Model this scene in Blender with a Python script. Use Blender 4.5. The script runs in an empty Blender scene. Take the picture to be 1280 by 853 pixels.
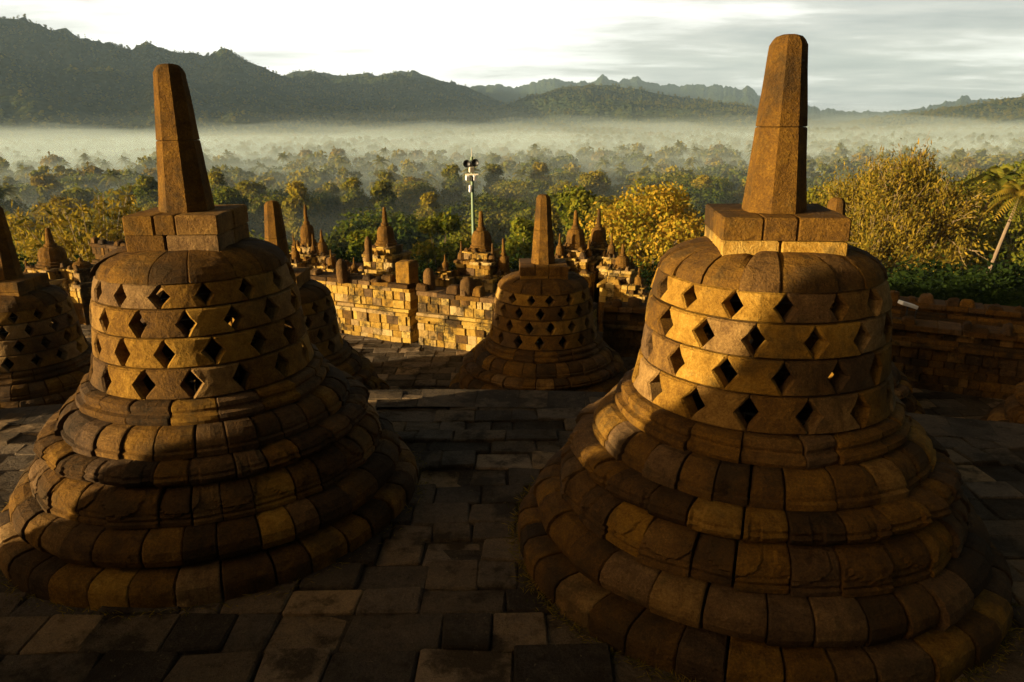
import bpy, math, random
import numpy as np
from mathutils import Vector, Matrix, noise as mnoise

R_ = math.radians
scene = bpy.context.scene
COL = scene.collection

# ------------------------------------------------------------------ camera, sky, sun, exposure
F_PX, PITCH, ROLL, EYE = 936.42, R_(16.858), R_(-0.470), 3.511      # photo is 1280 x 853
cam_d = bpy.data.cameras.new('camera')
cam_d.sensor_width = 36.0
cam_d.lens = F_PX / 1280 * 36
cam_d.clip_start, cam_d.clip_end = 0.05, 60000
cam_o = bpy.data.objects.new('camera', cam_d)
COL.objects.link(cam_o)
cam_o.matrix_world = Matrix.Translation((0, 0, EYE)) @ Matrix.Rotation(math.pi/2 - PITCH, 4, 'X') @ Matrix.Rotation(ROLL, 4, 'Z')
scene.camera = cam_o

SUN_AZ = R_(200.0)       # direction towards the sun, counter-clockwise from +X
SUN_EL = R_(7.2)
SUN_STRENGTH = 5.0
SUN_COLOR = (1.0, 0.76, 0.44)
SKY_STRENGTH = 0.05
EXPOSURE = 1.4

sun_dir = Vector((math.cos(SUN_AZ)*math.cos(SUN_EL), math.sin(SUN_AZ)*math.cos(SUN_EL), math.sin(SUN_EL)))
sd = bpy.data.lights.new('sun', 'SUN')
sd.energy, sd.color, sd.angle = SUN_STRENGTH, SUN_COLOR, R_(0.6)
so = bpy.data.objects.new('sun', sd)
COL.objects.link(so)
so.rotation_euler = (-sun_dir).to_track_quat('-Z', 'Y').to_euler()
so.location = sun_dir * 50

scene.view_settings.view_transform = 'Standard'
scene.view_settings.look = 'None'
scene.view_settings.exposure = EXPOSURE
scene.view_settings.gamma = 1
scene.view_settings.use_curve_mapping = False
scene.cycles.use_denoising = True
scene.cycles.max_bounces = 6
scene.cycles.diffuse_bounces = 1
scene.cycles.glossy_bounces = 2
scene.cycles.transmission_bounces = 3
scene.cycles.transparent_max_bounces = 8
scene.cycles.volume_bounces = 4
scene.cycles.sample_clamp_indirect = 4.0

world = bpy.data.worlds.new('World')
scene.world = world
world.use_nodes = True

class NT:
    """small node-tree writer"""
    def __init__(s, tree, clear=True):
        s.t = tree
        if clear: tree.nodes.clear()
    def n(s, typ, ins=None, **kw):
        nd = s.t.nodes.new(typ)
        for k, v in kw.items(): setattr(nd, k, v)
        for k, v in (ins or {}).items(): s.put(nd.inputs[k], v)
        return nd
    def put(s, sock, v):
        if isinstance(v, bpy.types.NodeSocket): s.t.links.new(v, sock)
        else: sock.default_value = v
    def math(s, op, a, b=0.0, c=None, clamp=False):
        nd = s.n('ShaderNodeMath', operation=op, use_clamp=clamp)
        s.put(nd.inputs[0], a); s.put(nd.inputs[1], b)
        if c is not None: s.put(nd.inputs[2], c)
        return nd.outputs[0]
    def mix(s, f, a, b, mode='MIX'):
        nd = s.n('ShaderNodeMix', data_type='RGBA', blend_type=mode)
        s.put(nd.inputs[0], f); s.put(nd.inputs[6], a); s.put(nd.inputs[7], b)
        return nd.outputs[2]
    def ramp(s, f, stops, interp='LINEAR'):
        nd = s.n('ShaderNodeValToRGB')
        cr = nd.color_ramp; cr.interpolation = interp
        while len(cr.elements) < len(stops): cr.elements.new(0.5)
        for e, (p, c) in zip(cr.elements, stops):
            e.position = p; e.color = (*c, 1) if len(c) == 3 else c
        s.put(nd.inputs[0], f)
        return nd.outputs[0]
    def mapr(s, v, a, b, c, d, smooth=False):
        nd = s.n('ShaderNodeMapRange', interpolation_type='SMOOTHSTEP' if smooth else 'LINEAR')
        s.put(nd.inputs[0], v)
        for i, x in zip((1, 2, 3, 4), (a, b, c, d)): nd.inputs[i].default_value = x
        return nd.outputs[0]
    def noise(s, vec, scale, detail=4, rough=0.55, dist=0.0):
        nd = s.n('ShaderNodeTexNoise')
        if vec is not None: s.put(nd.inputs['Vector'], vec)
        nd.inputs['Scale'].default_value = scale; nd.inputs['Detail'].default_value = detail
        nd.inputs['Roughness'].default_value = rough; nd.inputs['Distortion'].default_value = dist
        return nd.outputs['Fac']

def build_world():
    g = NT(world.node_tree)
    out = g.n('ShaderNodeOutputWorld')
    sky = g.n('ShaderNodeTexSky', sky_type='NISHITA', sun_disc=False, sun_elevation=SUN_EL,
              sun_rotation=math.pi/2 - SUN_AZ, altitude=300, air_density=1.2, dust_density=3.0, ozone_density=1.0)
    tc = g.n('ShaderNodeTexCoord')
    sep = g.n('ShaderNodeSeparateXYZ'); g.put(sep.inputs[0], tc.outputs['Generated'])
    x, y, z = sep.outputs
    zz = g.math('ADD', g.math('MAXIMUM', z, 0.0), 0.10)
    u = g.math('DIVIDE', x, zz); v = g.math('DIVIDE', y, zz)
    comb = g.n('ShaderNodeCombineXYZ'); g.put(comb.inputs[0], g.math('MULTIPLY', u, 0.6)); g.put(comb.inputs[1], v)
    n1 = g.noise(comb.outputs[0], 0.62, 8, 0.58, 0.5)
    n2 = g.noise(comb.outputs[0], 2.6, 7, 0.62, 0.3)
    cl = g.math('ADD', g.math('MULTIPLY', n1, 0.72), g.math('MULTIPLY', n2, 0.28))
    # broad bright opening in the cloud deck, ahead and a little to the left
    ha = g.math('ARCTAN2', x, y)
    gl = g.math('POWER', 2.718, g.math('MULTIPLY', -1.0, g.math('POWER', g.math('DIVIDE', g.math('ADD', ha, 0.17), 0.34), 2.0)))
    cl = g.math('ADD', cl, g.math('MULTIPLY', gl, 0.20))
    cloud = g.ramp(cl, [(0.36, (0.36, 0.38, 0.385)), (0.46, (0.50, 0.515, 0.50)), (0.53, (0.64, 0.64, 0.60)), (0.60, (1.0, 0.99, 0.93)), (0.72, (1.5, 1.48, 1.4))])
    # the opening lies low over the hills ahead; elsewhere an unseen dark deck, added to deepen shade, with a warm glow under it
    fe = g.mapr(z, 0.14, 0.32, 1.0, 0.0, True)
    fa = g.mapr(y, 0.35, 0.80, 0.0, 1.0, True)
    f = g.math('MULTIPLY', fe, fa)
    bg0 = g.n('ShaderNodeBackground', {'Color': sky.outputs[0], 'Strength': SKY_STRENGTH})
    deck = g.ramp(n1, [(0.3, (0.003, 0.003, 0.003)), (0.7, (0.018, 0.015, 0.012))])
    bgd = g.n('ShaderNodeBackground', {'Color': deck, 'Strength': 1.0})
    bgm = g.n('ShaderNodeMixShader', {0: 0.88, 1: bg0.outputs[0], 2: bgd.outputs[0]})
    # sunrise glow behind us, raised off the low sun to add warm fill
    dt = g.n('ShaderNodeVectorMath', operation='DOT_PRODUCT'); g.put(dt.inputs[0], tc.outputs['Generated']); dt.inputs[1].default_value = (math.cos(R_(208))*math.cos(R_(17)), math.sin(R_(208))*math.cos(R_(17)), math.sin(R_(17)))
    glow = g.math('POWER', g.mapr(dt.outputs['Value'], 0.74, 1.0, 0.0, 1.0, True), 1.6)
    bgg = g.n('ShaderNodeBackground', {'Color': (1.0, 0.62, 0.28, 1), 'Strength': g.math('MULTIPLY', glow, 1.15)})
    bg1 = g.n('ShaderNodeAddShader', {0: bgm.outputs[0], 1: bgg.outputs[0]})
    bg2 = g.n('ShaderNodeBackground', {'Color': cloud, 'Strength': 0.50})
    mx = g.n('ShaderNodeMixShader', {0: f, 1: bg1.outputs[0], 2: bg2.outputs[0]})
    g.put(out.inputs[0], mx.outputs[0])
build_world()

# ------------------------------------------------------------------ pixel <-> world
def ray(px, py):
    a, b = (px - 640)/F_PX, (py - 426.5)/F_PX
    c, s = math.cos(-ROLL), math.sin(-ROLL)
    X, Y = a*c - b*s, -(a*s + b*c)
    cp, sp = math.cos(PITCH), math.sin(PITCH)
    return Vector((X, cp + Y*sp, -sp + Y*cp))
def at(px, py, dist):
    """the point seen at a photo pixel, at a ground distance"""
    d = ray(px, py)
    t = dist/math.hypot(d.x, d.y)
    return Vector((0, 0, EYE)) + d*t

# ------------------------------------------------------------------ helpers
def tag(o, label=None, cat=None, group=None, kind=None):
    if label: o['label'] = label
    if cat: o['category'] = cat
    if group: o['group'] = group
    if kind: o['kind'] = kind
    return o
def empty(name, loc=(0, 0, 0), rz=0.0, s=1.0):
    o = bpy.data.objects.new(name, None); COL.objects.link(o)
    o.location = loc; o.rotation_euler = (0, 0, rz); o.scale = (s, s, s)
    o.empty_display_size = 0.2
    return o
def copy_tree(o, parent=None):
    c = o.copy(); COL.objects.link(c)
    if parent: c.parent = parent
    for ch in list(o.children): copy_tree(ch, c)
    return c

class MB:
    def __init__(s): s.v, s.f, s.t = [], [], []
    def add(s, vs, fs, tint=0.5):
        b = len(s.v); s.v.extend(vs)
        for f in fs: s.f.append(tuple(i + b for i in f)); s.t.append(tint)
    def grid(s, rows, tint=0.5, close=False, flip=False):
        """rows: list of equal-length point lists"""
        n = len(rows[0]); vs = [p for r in rows for p in r]; fs = []
        for i in range(len(rows) - 1):
            for j in range(n if close else n - 1):
                k = (j + 1) % n
                q = (i*n + j, i*n + k, (i+1)*n + k, (i+1)*n + j)
                fs.append(q[::-1] if flip else q)
        s.add(vs, fs, tint)
    def mesh(s, name):
        me = bpy.data.meshes.new(name)
        me.from_pydata([tuple(p) for p in s.v], [], s.f); 
        a = me.attributes.new('tint', 'FLOAT', 'FACE')
        a.data.foreach_set('value', np.array(s.t, dtype=np.float32))
        me.update(); return me
    def build(s, name, mat, parent=None, smooth=False):
        me = s.mesh(name); me.materials.append(mat)
        if smooth: me.polygons.foreach_set('use_smooth', [True]*len(me.polygons))
        o = bpy.data.objects.new(name, me); COL.objects.link(o)
        if parent: o.parent = parent
        return o

def nz(p, s, seed=0.0):
    return mnoise.noise(Vector((p[0]*s + seed, p[1]*s - seed*0.7, p[2]*s + seed*1.3)))

def block(mb, c, size, tint, ax=(1, 0, 0), ay=(0, 1, 0), rnd=None, bev=0.015, rough=0.006, top=None):
    """a hewn stone block: box with chamfered edges and slightly uneven corners. c = centre of the base"""
    ax = Vector(ax); ay = Vector(ay); az = Vector((0, 0, 1)); c = Vector(c)
    hx, hy, h = size[0]/2, size[1]/2, size[2]
    b = min(bev, hx*0.4, hy*0.4, h*0.4)
    tx, ty = top or (1.0, 1.0)
    rows = []
    for (z, inset, k) in ((0, 0, 0), (h - b, 0, 1), (h, b, 1)):
        kx = 1 + (tx - 1)*(z/h); ky = 1 + (ty - 1)*(z/h)
        X, Y = hx*kx - inset, hy*ky - inset
        r = []
        for sx, sy, cx in ((-1, -1, 0), (-1, -1, 1), (1, -1, 1), (1, -1, 0), (1, 1, 0), (1, 1, 1), (-1, 1, 1), (-1, 1, 0)):
            px = sx*(X - (b if cx else 0)); py = sy*(Y - (0 if cx else b))
            r.append([px, py, z])
        rows.append(r)
    if rnd:
        for (i, j) in ((0, 1), (2, 3), (4, 5), (6, 7)):
            dx, dy, dz = (rnd.uniform(-rough, rough) for _ in range(3))
            for q in rows:
                for k in (i, j):
                    q[k][0] += dx; q[k][1] += dy
                    if q is not rows[0]: q[k][2] += dz
    vs = [c + ax*p[0] + ay*p[1] + az*p[2] for q in rows for p in q]
    fs = []
    for i in range(2):
        for j in range(8):
            k = (j + 1) % 8
            fs.append((i*8 + j, i*8 + k, i*8 + 8 + k, i*8 + 8 + j))
    fs.append(tuple(range(16, 24))); fs.append(tuple(range(7, -1, -1)))
    mb.add(vs, fs, tint)

# ------------------------------------------------------------------ materials
def stone_mat(name, ramp, bump=0.5, scale=1.0, stain=0.6, lichen=0.08, st0=0.52):
    m = bpy.data.materials.new(name); m.use_nodes = True
    g = NT(m.node_tree)
    out = g.n('ShaderNodeOutputMaterial')
    bs = g.n('ShaderNodeBsdfPrincipled')
    bs.inputs['Roughness'].default_value = 0.88
    bs.inputs['Specular IOR Level'].default_value = 0.06
    at_ = g.n('ShaderNodeAttribute', attribute_name='tint')
    tc = g.n('ShaderNodeTexCoord'); oi = g.n('ShaderNodeObjectInfo')
    vec = g.n('ShaderNodeVectorMath', operation='ADD')
    g.put(vec.inputs[0], tc.outputs['Object'])
    sc = g.n('ShaderNodeVectorMath', operation='SCALE'); 
    cmb = g.n('ShaderNodeCombineXYZ')
    for i in range(3): g.put(cmb.inputs[i], oi.outputs['Random'])
    g.put(sc.inputs[0], cmb.outputs[0]); sc.inputs['Scale'].default_value = 37.0
    g.put(vec.inputs[1], sc.outputs[0])
    p = vec.outputs[0]
    big = g.noise(p, 1.7*scale, 5, 0.6)
    med = g.noise(p, 9*scale, 6, 0.65, 0.3)
    fin = g.noise(p, 55*scale, 5, 0.7)
    grit = g.noise(p, 170*scale, 3, 0.7)
    t = g.math('ADD', at_.outputs['Fac'], g.math('MULTIPLY', g.math('SUBTRACT', med, 0.5), 0.7))
    t = g.math('ADD', t, g.math('MULTIPLY', g.math('SUBTRACT', fin, 0.5), 0.6), clamp=True)
    col = g.ramp(t, ramp)
    # some stones are greyer than others
    gr = g.math('FRACT', g.math('MULTIPLY', at_.outputs['Fac'], 41.7))
    hs = g.n('ShaderNodeHueSaturation'); hs.inputs['Saturation'].default_value = 0.45; hs.inputs['Value'].default_value = 0.85; g.put(hs.inputs['Color'], col)
    col = g.mix(g.mapr(gr, 0.5, 0.9, 0.0, 0.35), col, hs.outputs[0])
    # rain streaks run down the faces
    mp = g.n('ShaderNodeMapping'); mp.inputs['Scale'].default_value = (7, 7, 0.8); g.put(mp.inputs['Vector'], p)
    sk = g.math('MULTIPLY', g.mapr(g.noise(mp.outputs[0], 1.0, 6, 0.65, 0.2), 0.54, 0.72, 0.0, 1.0, True), 0.55)
    col = g.mix(sk, col, g.mix(1.0, col, (0.30, 0.26, 0.24, 1), 'MULTIPLY'))
    # black weathering crust and pale lichen
    st = g.mapr(g.math('ADD', big, g.math('MULTIPLY', g.math('SUBTRACT', med, 0.5), 0.5)), st0, st0 + 0.18, 0.0, stain, True)
    col = g.mix(st, col, (0.036, 0.027, 0.016, 1))
    li = g.math('MULTIPLY', g.mapr(g.noise(p, 23*scale, 5, 0.7, 0.5), 0.62, 0.72, 0.0, 1.0, True), lichen)
    col = g.mix(li, col, (0.38, 0.30, 0.15, 1))
    col = g.mix(g.math('MULTIPLY', g.mapr(grit, 0.4, 0.62, 0, 1), 0.6), col, g.mix(1.0, col, (0.55, 0.52, 0.48, 1), 'MULTIPLY'))
    g.put(bs.inputs['Base Color'], col)
    # pitted surface
    vo = g.n('ShaderNodeTexVoronoi', feature='F1'); g.put(vo.inputs['Vector'], p); vo.inputs['Scale'].default_value = 60*scale
    pit = g.mapr(vo.outputs['Distance'], 0.0, 0.35, 0.0, 1.0, True)
    hgt = g.math('ADD', g.math('MULTIPLY', med, 1.2), g.math('ADD', g.math('MULTIPLY', fin, 0.5), g.math('ADD', g.math('MULTIPLY', pit, 0.12), g.math('MULTIPLY', grit, 0.18))))
    bp = g.n('ShaderNodeBump', {'Height': hgt}); bp.inputs['Strength'].default_value = bump; bp.inputs['Distance'].default_value = 0.05/scale
    g.put(bs.inputs['Normal'], bp.outputs[0])
    g.put(out.inputs[0], bs.outputs[0])
    return m

ANDESITE = [(0.0, (0.035, 0.024, 0.012)), (0.25, (0.09, 0.048, 0.015)), (0.45, (0.17, 0.086, 0.015)), (0.62, (0.29, 0.155, 0.022)), (0.8, (0.42, 0.238, 0.038)), (1.0, (0.56, 0.36, 0.08))]
PAVE = [(0.0, (0.045, 0.036, 0.026)), (0.3, (0.11, 0.084, 0.055)), (0.55, (0.19, 0.138, 0.082)), (0.8, (0.31, 0.21, 0.108)), (1.0, (0.44, 0.30, 0.15))]
WALLS = [(0.0, (0.05, 0.034, 0.018)), (0.3, (0.18, 0.092, 0.018)), (0.6, (0.40, 0.235, 0.04)), (1.0, (0.62, 0.42, 0.095))]
M_STONE = stone_mat('andesite', ANDESITE, 0.75, stain=0.7, st0=0.48)
M_BELL = stone_mat('bell_andesite', ANDESITE, 0.75, stain=0.65, st0=0.50)
M_CARVED = stone_mat('carved_andesite', ANDESITE, 0.95, 1.2, stain=0.6)
M_PAVE = stone_mat('paving_stone', PAVE, 1.0, 0.9, stain=0.85, lichen=0.45, st0=0.47)
M_WALL = stone_mat('wall_stone', WALLS, 0.9, 1.0, stain=0.9, lichen=0.1, st0=0.46)
M_TOWER = stone_mat('tower_stone', ANDESITE, 0.7, 0.8, stain=0.7)

def plain(name, col, rough=0.6, metal=0.0, noise_amt=0.15, scale=8):
    m = bpy.data.materials.new(name); m.use_nodes = True
    g = NT(m.node_tree)
    out = g.n('ShaderNodeOutputMaterial'); bs = g.n('ShaderNodeBsdfPrincipled')
    bs.inputs['Roughness'].default_value = rough; bs.inputs['Metallic'].default_value = metal
    tc = g.n('ShaderNodeTexCoord')
    n = g.noise(tc.outputs['Object'], scale, 4)
    c2 = tuple(c*(1 - noise_amt*2) for c in col)
    g.put(bs.inputs['Base Color'], g.mix(n, (*c2, 1), (*col, 1)))
    g.put(out.inputs[0], bs.outputs[0])
    return m

def leaf_mat(name, stops, trans=0.45, vary=0.22):
    m = bpy.data.materials.new(name); m.use_nodes = True
    g = NT(m.node_tree)
    out = g.n('ShaderNodeOutputMaterial')
    at_ = g.n('ShaderNodeAttribute', attribute_name='tint'); oi = g.n('ShaderNodeObjectInfo')
    t = g.math('ADD', at_.outputs['Fac'], g.math('MULTIPLY', g.math('SUBTRACT', oi.outputs['Random'], 0.5), vary*2), clamp=True)
    col = g.ramp(t, stops)
    d = g.n('ShaderNodeBsdfDiffuse', {'Color': col})
    tr = g.n('ShaderNodeBsdfTranslucent', {'Color': col})
    mx = g.n('ShaderNodeMixShader', {0: trans, 1: d.outputs[0], 2: tr.outputs[0]})
    g.put(out.inputs[0], mx.outputs[0])
    return m
M_LEAF = leaf_mat('broad_leaves', [(0.0, (0.04, 0.068, 0.010)), (0.4, (0.12, 0.14, 0.015)), (0.7, (0.21, 0.19, 0.018)), (1.0, (0.32, 0.24, 0.025))])
M_YELLOW = leaf_mat('yellowing_leaves', [(0.0, (0.10, 0.13, 0.015)), (0.45, (0.22, 0.22, 0.02)), (0.75, (0.38, 0.29, 0.025)), (1.0, (0.48, 0.30, 0.03))], vary=0.05)
M_GOLD = leaf_mat('golden_dry_leaves', [(0.0, (0.055, 0.07, 0.010)), (0.5, (0.22, 0.165, 0.018)), (1.0, (0.42, 0.28, 0.032))], vary=0.05)
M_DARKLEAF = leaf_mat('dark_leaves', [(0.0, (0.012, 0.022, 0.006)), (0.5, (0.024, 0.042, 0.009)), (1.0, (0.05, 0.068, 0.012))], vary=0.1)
M_PALM = leaf_mat('palm_fronds', [(0.0, (0.07, 0.10, 0.015)), (0.5, (0.16, 0.17, 0.02)), (1.0, (0.32, 0.25, 0.04))], vary=0.1)
M_BARK = plain('bark', (0.24, 0.17, 0.10), 0.9, 0, 0.25, 3)
M_TWIG = plain('twig_bark', (0.27, 0.19, 0.09), 0.9, 0, 0.2, 3)
M_PALEBARK = plain('pale_bark', (0.42, 0.33, 0.20), 0.9, 0, 0.2, 3)

# ------------------------------------------------------------------ stupas
def lathe_stone(mb, prof, a0, a1, k, tint, rnd, gap=0.006, amp=0.006, relief=None, seed=0.0, back=0.22):
    """one wedge stone of a ring: profile [(r,z)..] from bottom outside to top inside, swept from a0 to a1"""
    rm = max(p[0] for p in prof)
    ga = gap/rm; ch = 0.012/rm
    a0 += ga*rnd.uniform(0.5, 1.6); a1 -= ga*rnd.uniform(0.5, 1.6)
    off = rnd.gauss(0, 0.009); tilt = rnd.gauss(0, 0.012); dz = rnd.gauss(0, 0.003)
    chip = (rnd.choice((-1, 1)), rnd.uniform(0.02, 0.055)) if rnd.random() < 0.3 else None
    angs = [a0, a0 + ch] + [a0 + ch + (a1 - a0 - 2*ch)*i/k for i in range(1, k)] + [a1 - ch, a1]
    cz = sum(p[1] for p in prof)/len(prof); cr = sum(p[0] for p in prof)/len(prof)
    rows = []
    for j, a in enumerate(angs):
        edge = j in (0, len(angs) - 1)
        col = []
        w = (j/(len(angs) - 1) - 0.5)*2
        for i, (r, z) in enumerate(prof):
            rr = r + off + tilt*w
            zz = z + (dz if i else 0)
            if edge:
                d = Vector((r - (cr - 0.10), z - cz)).normalized()*0.005
                rr -= d.x; zz -= d.y if z > cz else 0
            if chip and i >= len(prof)*0.35:
                q_ = max(0.0, (w*chip[0] - 0.45)/0.55)*(i/(len(prof) - 1))
                rr -= chip[1]*q_; zz -= chip[1]*0.7*q_
            if relief:
                rr += relief(a, i/(len(prof) - 1), r, z)
            p = (rr*math.cos(a), rr*math.sin(a), zz)
            e = amp*(nz(p, 5.0, seed) + 0.5*nz(p, 13.0, seed))
            rr += e; zz += 0.5*e if i else 0
            col.append((rr*math.cos(a), rr*math.sin(a), zz))
        # closing points inside the body
        ri = prof[-1][0] - 0.02; rb = prof[0][0] - back
        col.append((min(ri, rb)*math.cos(a), min(ri, rb)*math.sin(a), prof[-1][1] - 0.012))
        rows.append(col)
    n = len(rows[0])
    vs = [p for q in rows for p in q]; fs = []
    for j in range(len(rows) - 1):
        for i in range(n - 1):
            fs.append((j*n + i, (j+1)*n + i, (j+1)*n + i + 1, j*n + i + 1))
    # end walls
    fs.append(tuple(range(n))); fs.append(tuple(range(len(vs) - 1, len(vs) - n - 1, -1)))
    mb.add(vs, fs, tint)

def densify(prof, step):
    out = [prof[0]]
    for a, b in zip(prof, prof[1:]):
        L = math.hypot(b[0] - a[0], b[1] - a[1]); n = max(1, int(round(L/step)))
        for i in range(1, n + 1): out.append((a[0] + (b[0]-a[0])*i/n, a[1] + (b[1]-a[1])*i/n))
    return out

def tint_pick(rnd):
    u = rnd.random()
    if u < 0.20: return rnd.uniform(0.10, 0.24)
    if u < 0.90: return rnd.uniform(0.27, 0.50)
    return rnd.uniform(0.52, 0.68)

def ring(mb, prof, n, rnd, k=4, step=0.06, tint=tint_pick, relief=None, amp=0.006, gap=0.007, seed=0.0, back=0.22):
    ws = [rnd.uniform(0.72, 1.3) for _ in range(n)]; T = sum(ws); a = rnd.uniform(0, 6.28)
    pr = densify(prof, step)
    for w in ws:
        b = a + 2*math.pi*w/T
        lathe_stone(mb, pr, a, b, k, tint(rnd), rnd, gap, amp, relief, seed, back)
        a = b

P_PLINTH = [(1.955, -0.05), (1.95, 0.02), (1.95, 0.10), (1.942, 0.145), (1.90, 0.195), (1.83, 0.215), (1.66, 0.225)]
P_CUSHION = [(1.69, 0.225), (1.765, 0.262), (1.795, 0.33), (1.785, 0.40), (1.735, 0.462), (1.66, 0.497), (1.50, 0.51)]
P_PETAL = [(1.575, 0.507), (1.605, 0.515), (1.607, 0.548), (1.58, 0.558), (1.592, 0.585), (1.597, 0.63), (1.572, 0.69), (1.52, 0.74), (1.45, 0.77), (1.36, 0.78)]
P_CARVED = [(1.40, 0.775), (1.46, 0.80), (1.495, 0.84), (1.508, 0.868), (1.485, 0.885), (1.49, 0.91), (1.455, 0.945), (1.38, 0.968), (1.22, 0.975)]
P_MOULD = [(1.28, 0.968), (1.318, 0.975), (1.322, 1.022), (1.295, 1.034), (1.297, 1.06), (1.28, 1.10), (1.235, 1.15), (1.17, 1.183), (1.04, 1.192)]
P_COLLAR = [(1.09, 1.185), (1.122, 1.192), (1.138, 1.225), (1.128, 1.258), (1.085, 1.27), (1.075, 1.285), (1.088, 1.315), (1.078, 1.345), (1.03, 1.365), (0.90, 1.372)]
P_BELL = [(1.012, 1.371), (0.976, 1.50), (0.952, 1.633), (0.934, 1.76), (0.922, 1.89), (0.908, 2.02), (0.888, 2.133), (0.858, 2.25), (0.826, 2.345)]
P_DOME = [(0.832, 2.342), (0.812, 2.40), (0.765, 2.455), (0.69, 2.50), (0.59, 2.535), (0.44, 2.555)]

def bell_r(z):
    for (r0, z0), (r1, z1) in zip(P_BELL, P_BELL[1:]):
        if z <= z1: return r0 + (r1 - r0)*(z - z0)/(z1 - z0)
    return P_BELL[-1][0]

def lattice(mb, N, off0, rnd, wd, hd, thick=0.12, seed=0.0, tint=None):
    zs = [1.372, 1.633, 1.89, 2.133, 2.343]
    ts = [0.0, 0.05, 0.5 - hd, 0.5 - hd*0.5, 0.5, 0.5 + hd*0.5, 0.5 + hd, 0.95, 1.0]
    step = 2*math.pi/N
    for r_ in range(4):
        z0, z1 = zs[r_] + 0.006, zs[r_ + 1] - 0.006
        offs = off0 + (step/2 if r_ % 2 else 0)
        jit = [rnd.gauss(0, 0.022)*step for _ in range(N)]
        hds = [hd*rnd.uniform(0.9, 1.06) for _ in range(N)]
        wds = [wd*rnd.uniform(0.86, 1.12) for _ in range(N)]
        for i in range(N):
            j = (i + 1) % N
            A = offs + step*i + jit[i]; B = offs + step*(i + 1) + jit[j]
            tint_v = (tint or (lambda q: q.choice((0.34, 0.42, 0.5, 0.55, 0.6, 0.66, 0.76))))(rnd) + rnd.uniform(-.05, .05)
            ro = rnd.gauss(0, 0.006)
            nc = 9
            outer, inner = [], []
            for t in ts:
                tt = min(max(t, 0.0), 1.0)
                la = A + max(wds[i]*(1 - abs(t - 0.5)/hds[i]), 0.004)
                lb = B - max(wds[j]*(1 - abs(t - 0.5)/hds[j]), 0.004)
                z = z0 + (z1 - z0)*tt; r = bell_r(z) + ro + 0.006*math.sin(math.pi*tt)
                er = t in (0.0, 1.0)
                ro_, ri_ = [], []
                for c in range(nc):
                    u = c/(nc - 1)
                    u = {0: 0.0, 1: 0.05, nc - 2: 0.95, nc - 1: 1.0}.get(c, 0.05 + 0.9*(c - 1)/(nc - 3))
                    a = la + (lb - la)*u
                    d = 0.018 if (er or c in (0, nc - 1)) else 0.0
                    p = (r*math.cos(a), r*math.sin(a), z)
                    e = 0.006*nz(p, 5, seed) + 0.004*nz(p, 16, seed)
                    rr = r - d + e
                    ro_.append((rr*math.cos(a), rr*math.sin(a), z))
                    rr = r - thick
                    ri_.append((rr*math.cos(a), rr*math.sin(a), z))
                outer.append(ro_); inner.append(ri_)
            mb.grid(outer, tint_v); mb.grid(inner, 0.3, flip=True)
            mb.grid([[q[0] for q in inner], [q[0] for q in outer]], tint_v, flip=True)
            mb.grid([[q[-1] for q in outer], [q[-1] for q in inner]], tint_v, flip=True)
            mb.grid([inner[0], outer[0]], tint_v); mb.grid([outer[-1], inner[-1]], tint_v)

def petal_relief(n, ph, depth=0.013, inv=False):
    w = 2*math.pi/n
    def f(a, t, r, z):
        if t < 0.22 or t > 0.93: return 0.0
        v = (t - 0.22)/0.71
        if inv: v = 1 - v
        u = (((a + ph)/w) % 1.0)*2 - 1
        wd = 0.86*(1.0 if v > 0.55 else math.sqrt(max(0.0, 1 - ((0.55 - v)/0.5)**2)) if v > 0.05 else 0.0)
        d = abs(u) - wd
        if d > 0.03: return -depth
        if d > -0.06: return -depth*1.3
        return 0.004
    return f
def carve_relief(n, ph):
    pr = petal_relief(n, ph, 0.014, True)
    def f(a, t, r, z):
        e = pr(a, t, r, z)
        return e + 0.006*math.sin(a*n*4.0)*(1 if 0.5 < t < 0.95 else 0) + 0.007*nz((r*math.cos(a), r*math.sin(a), z), 26)
    return f

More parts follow.
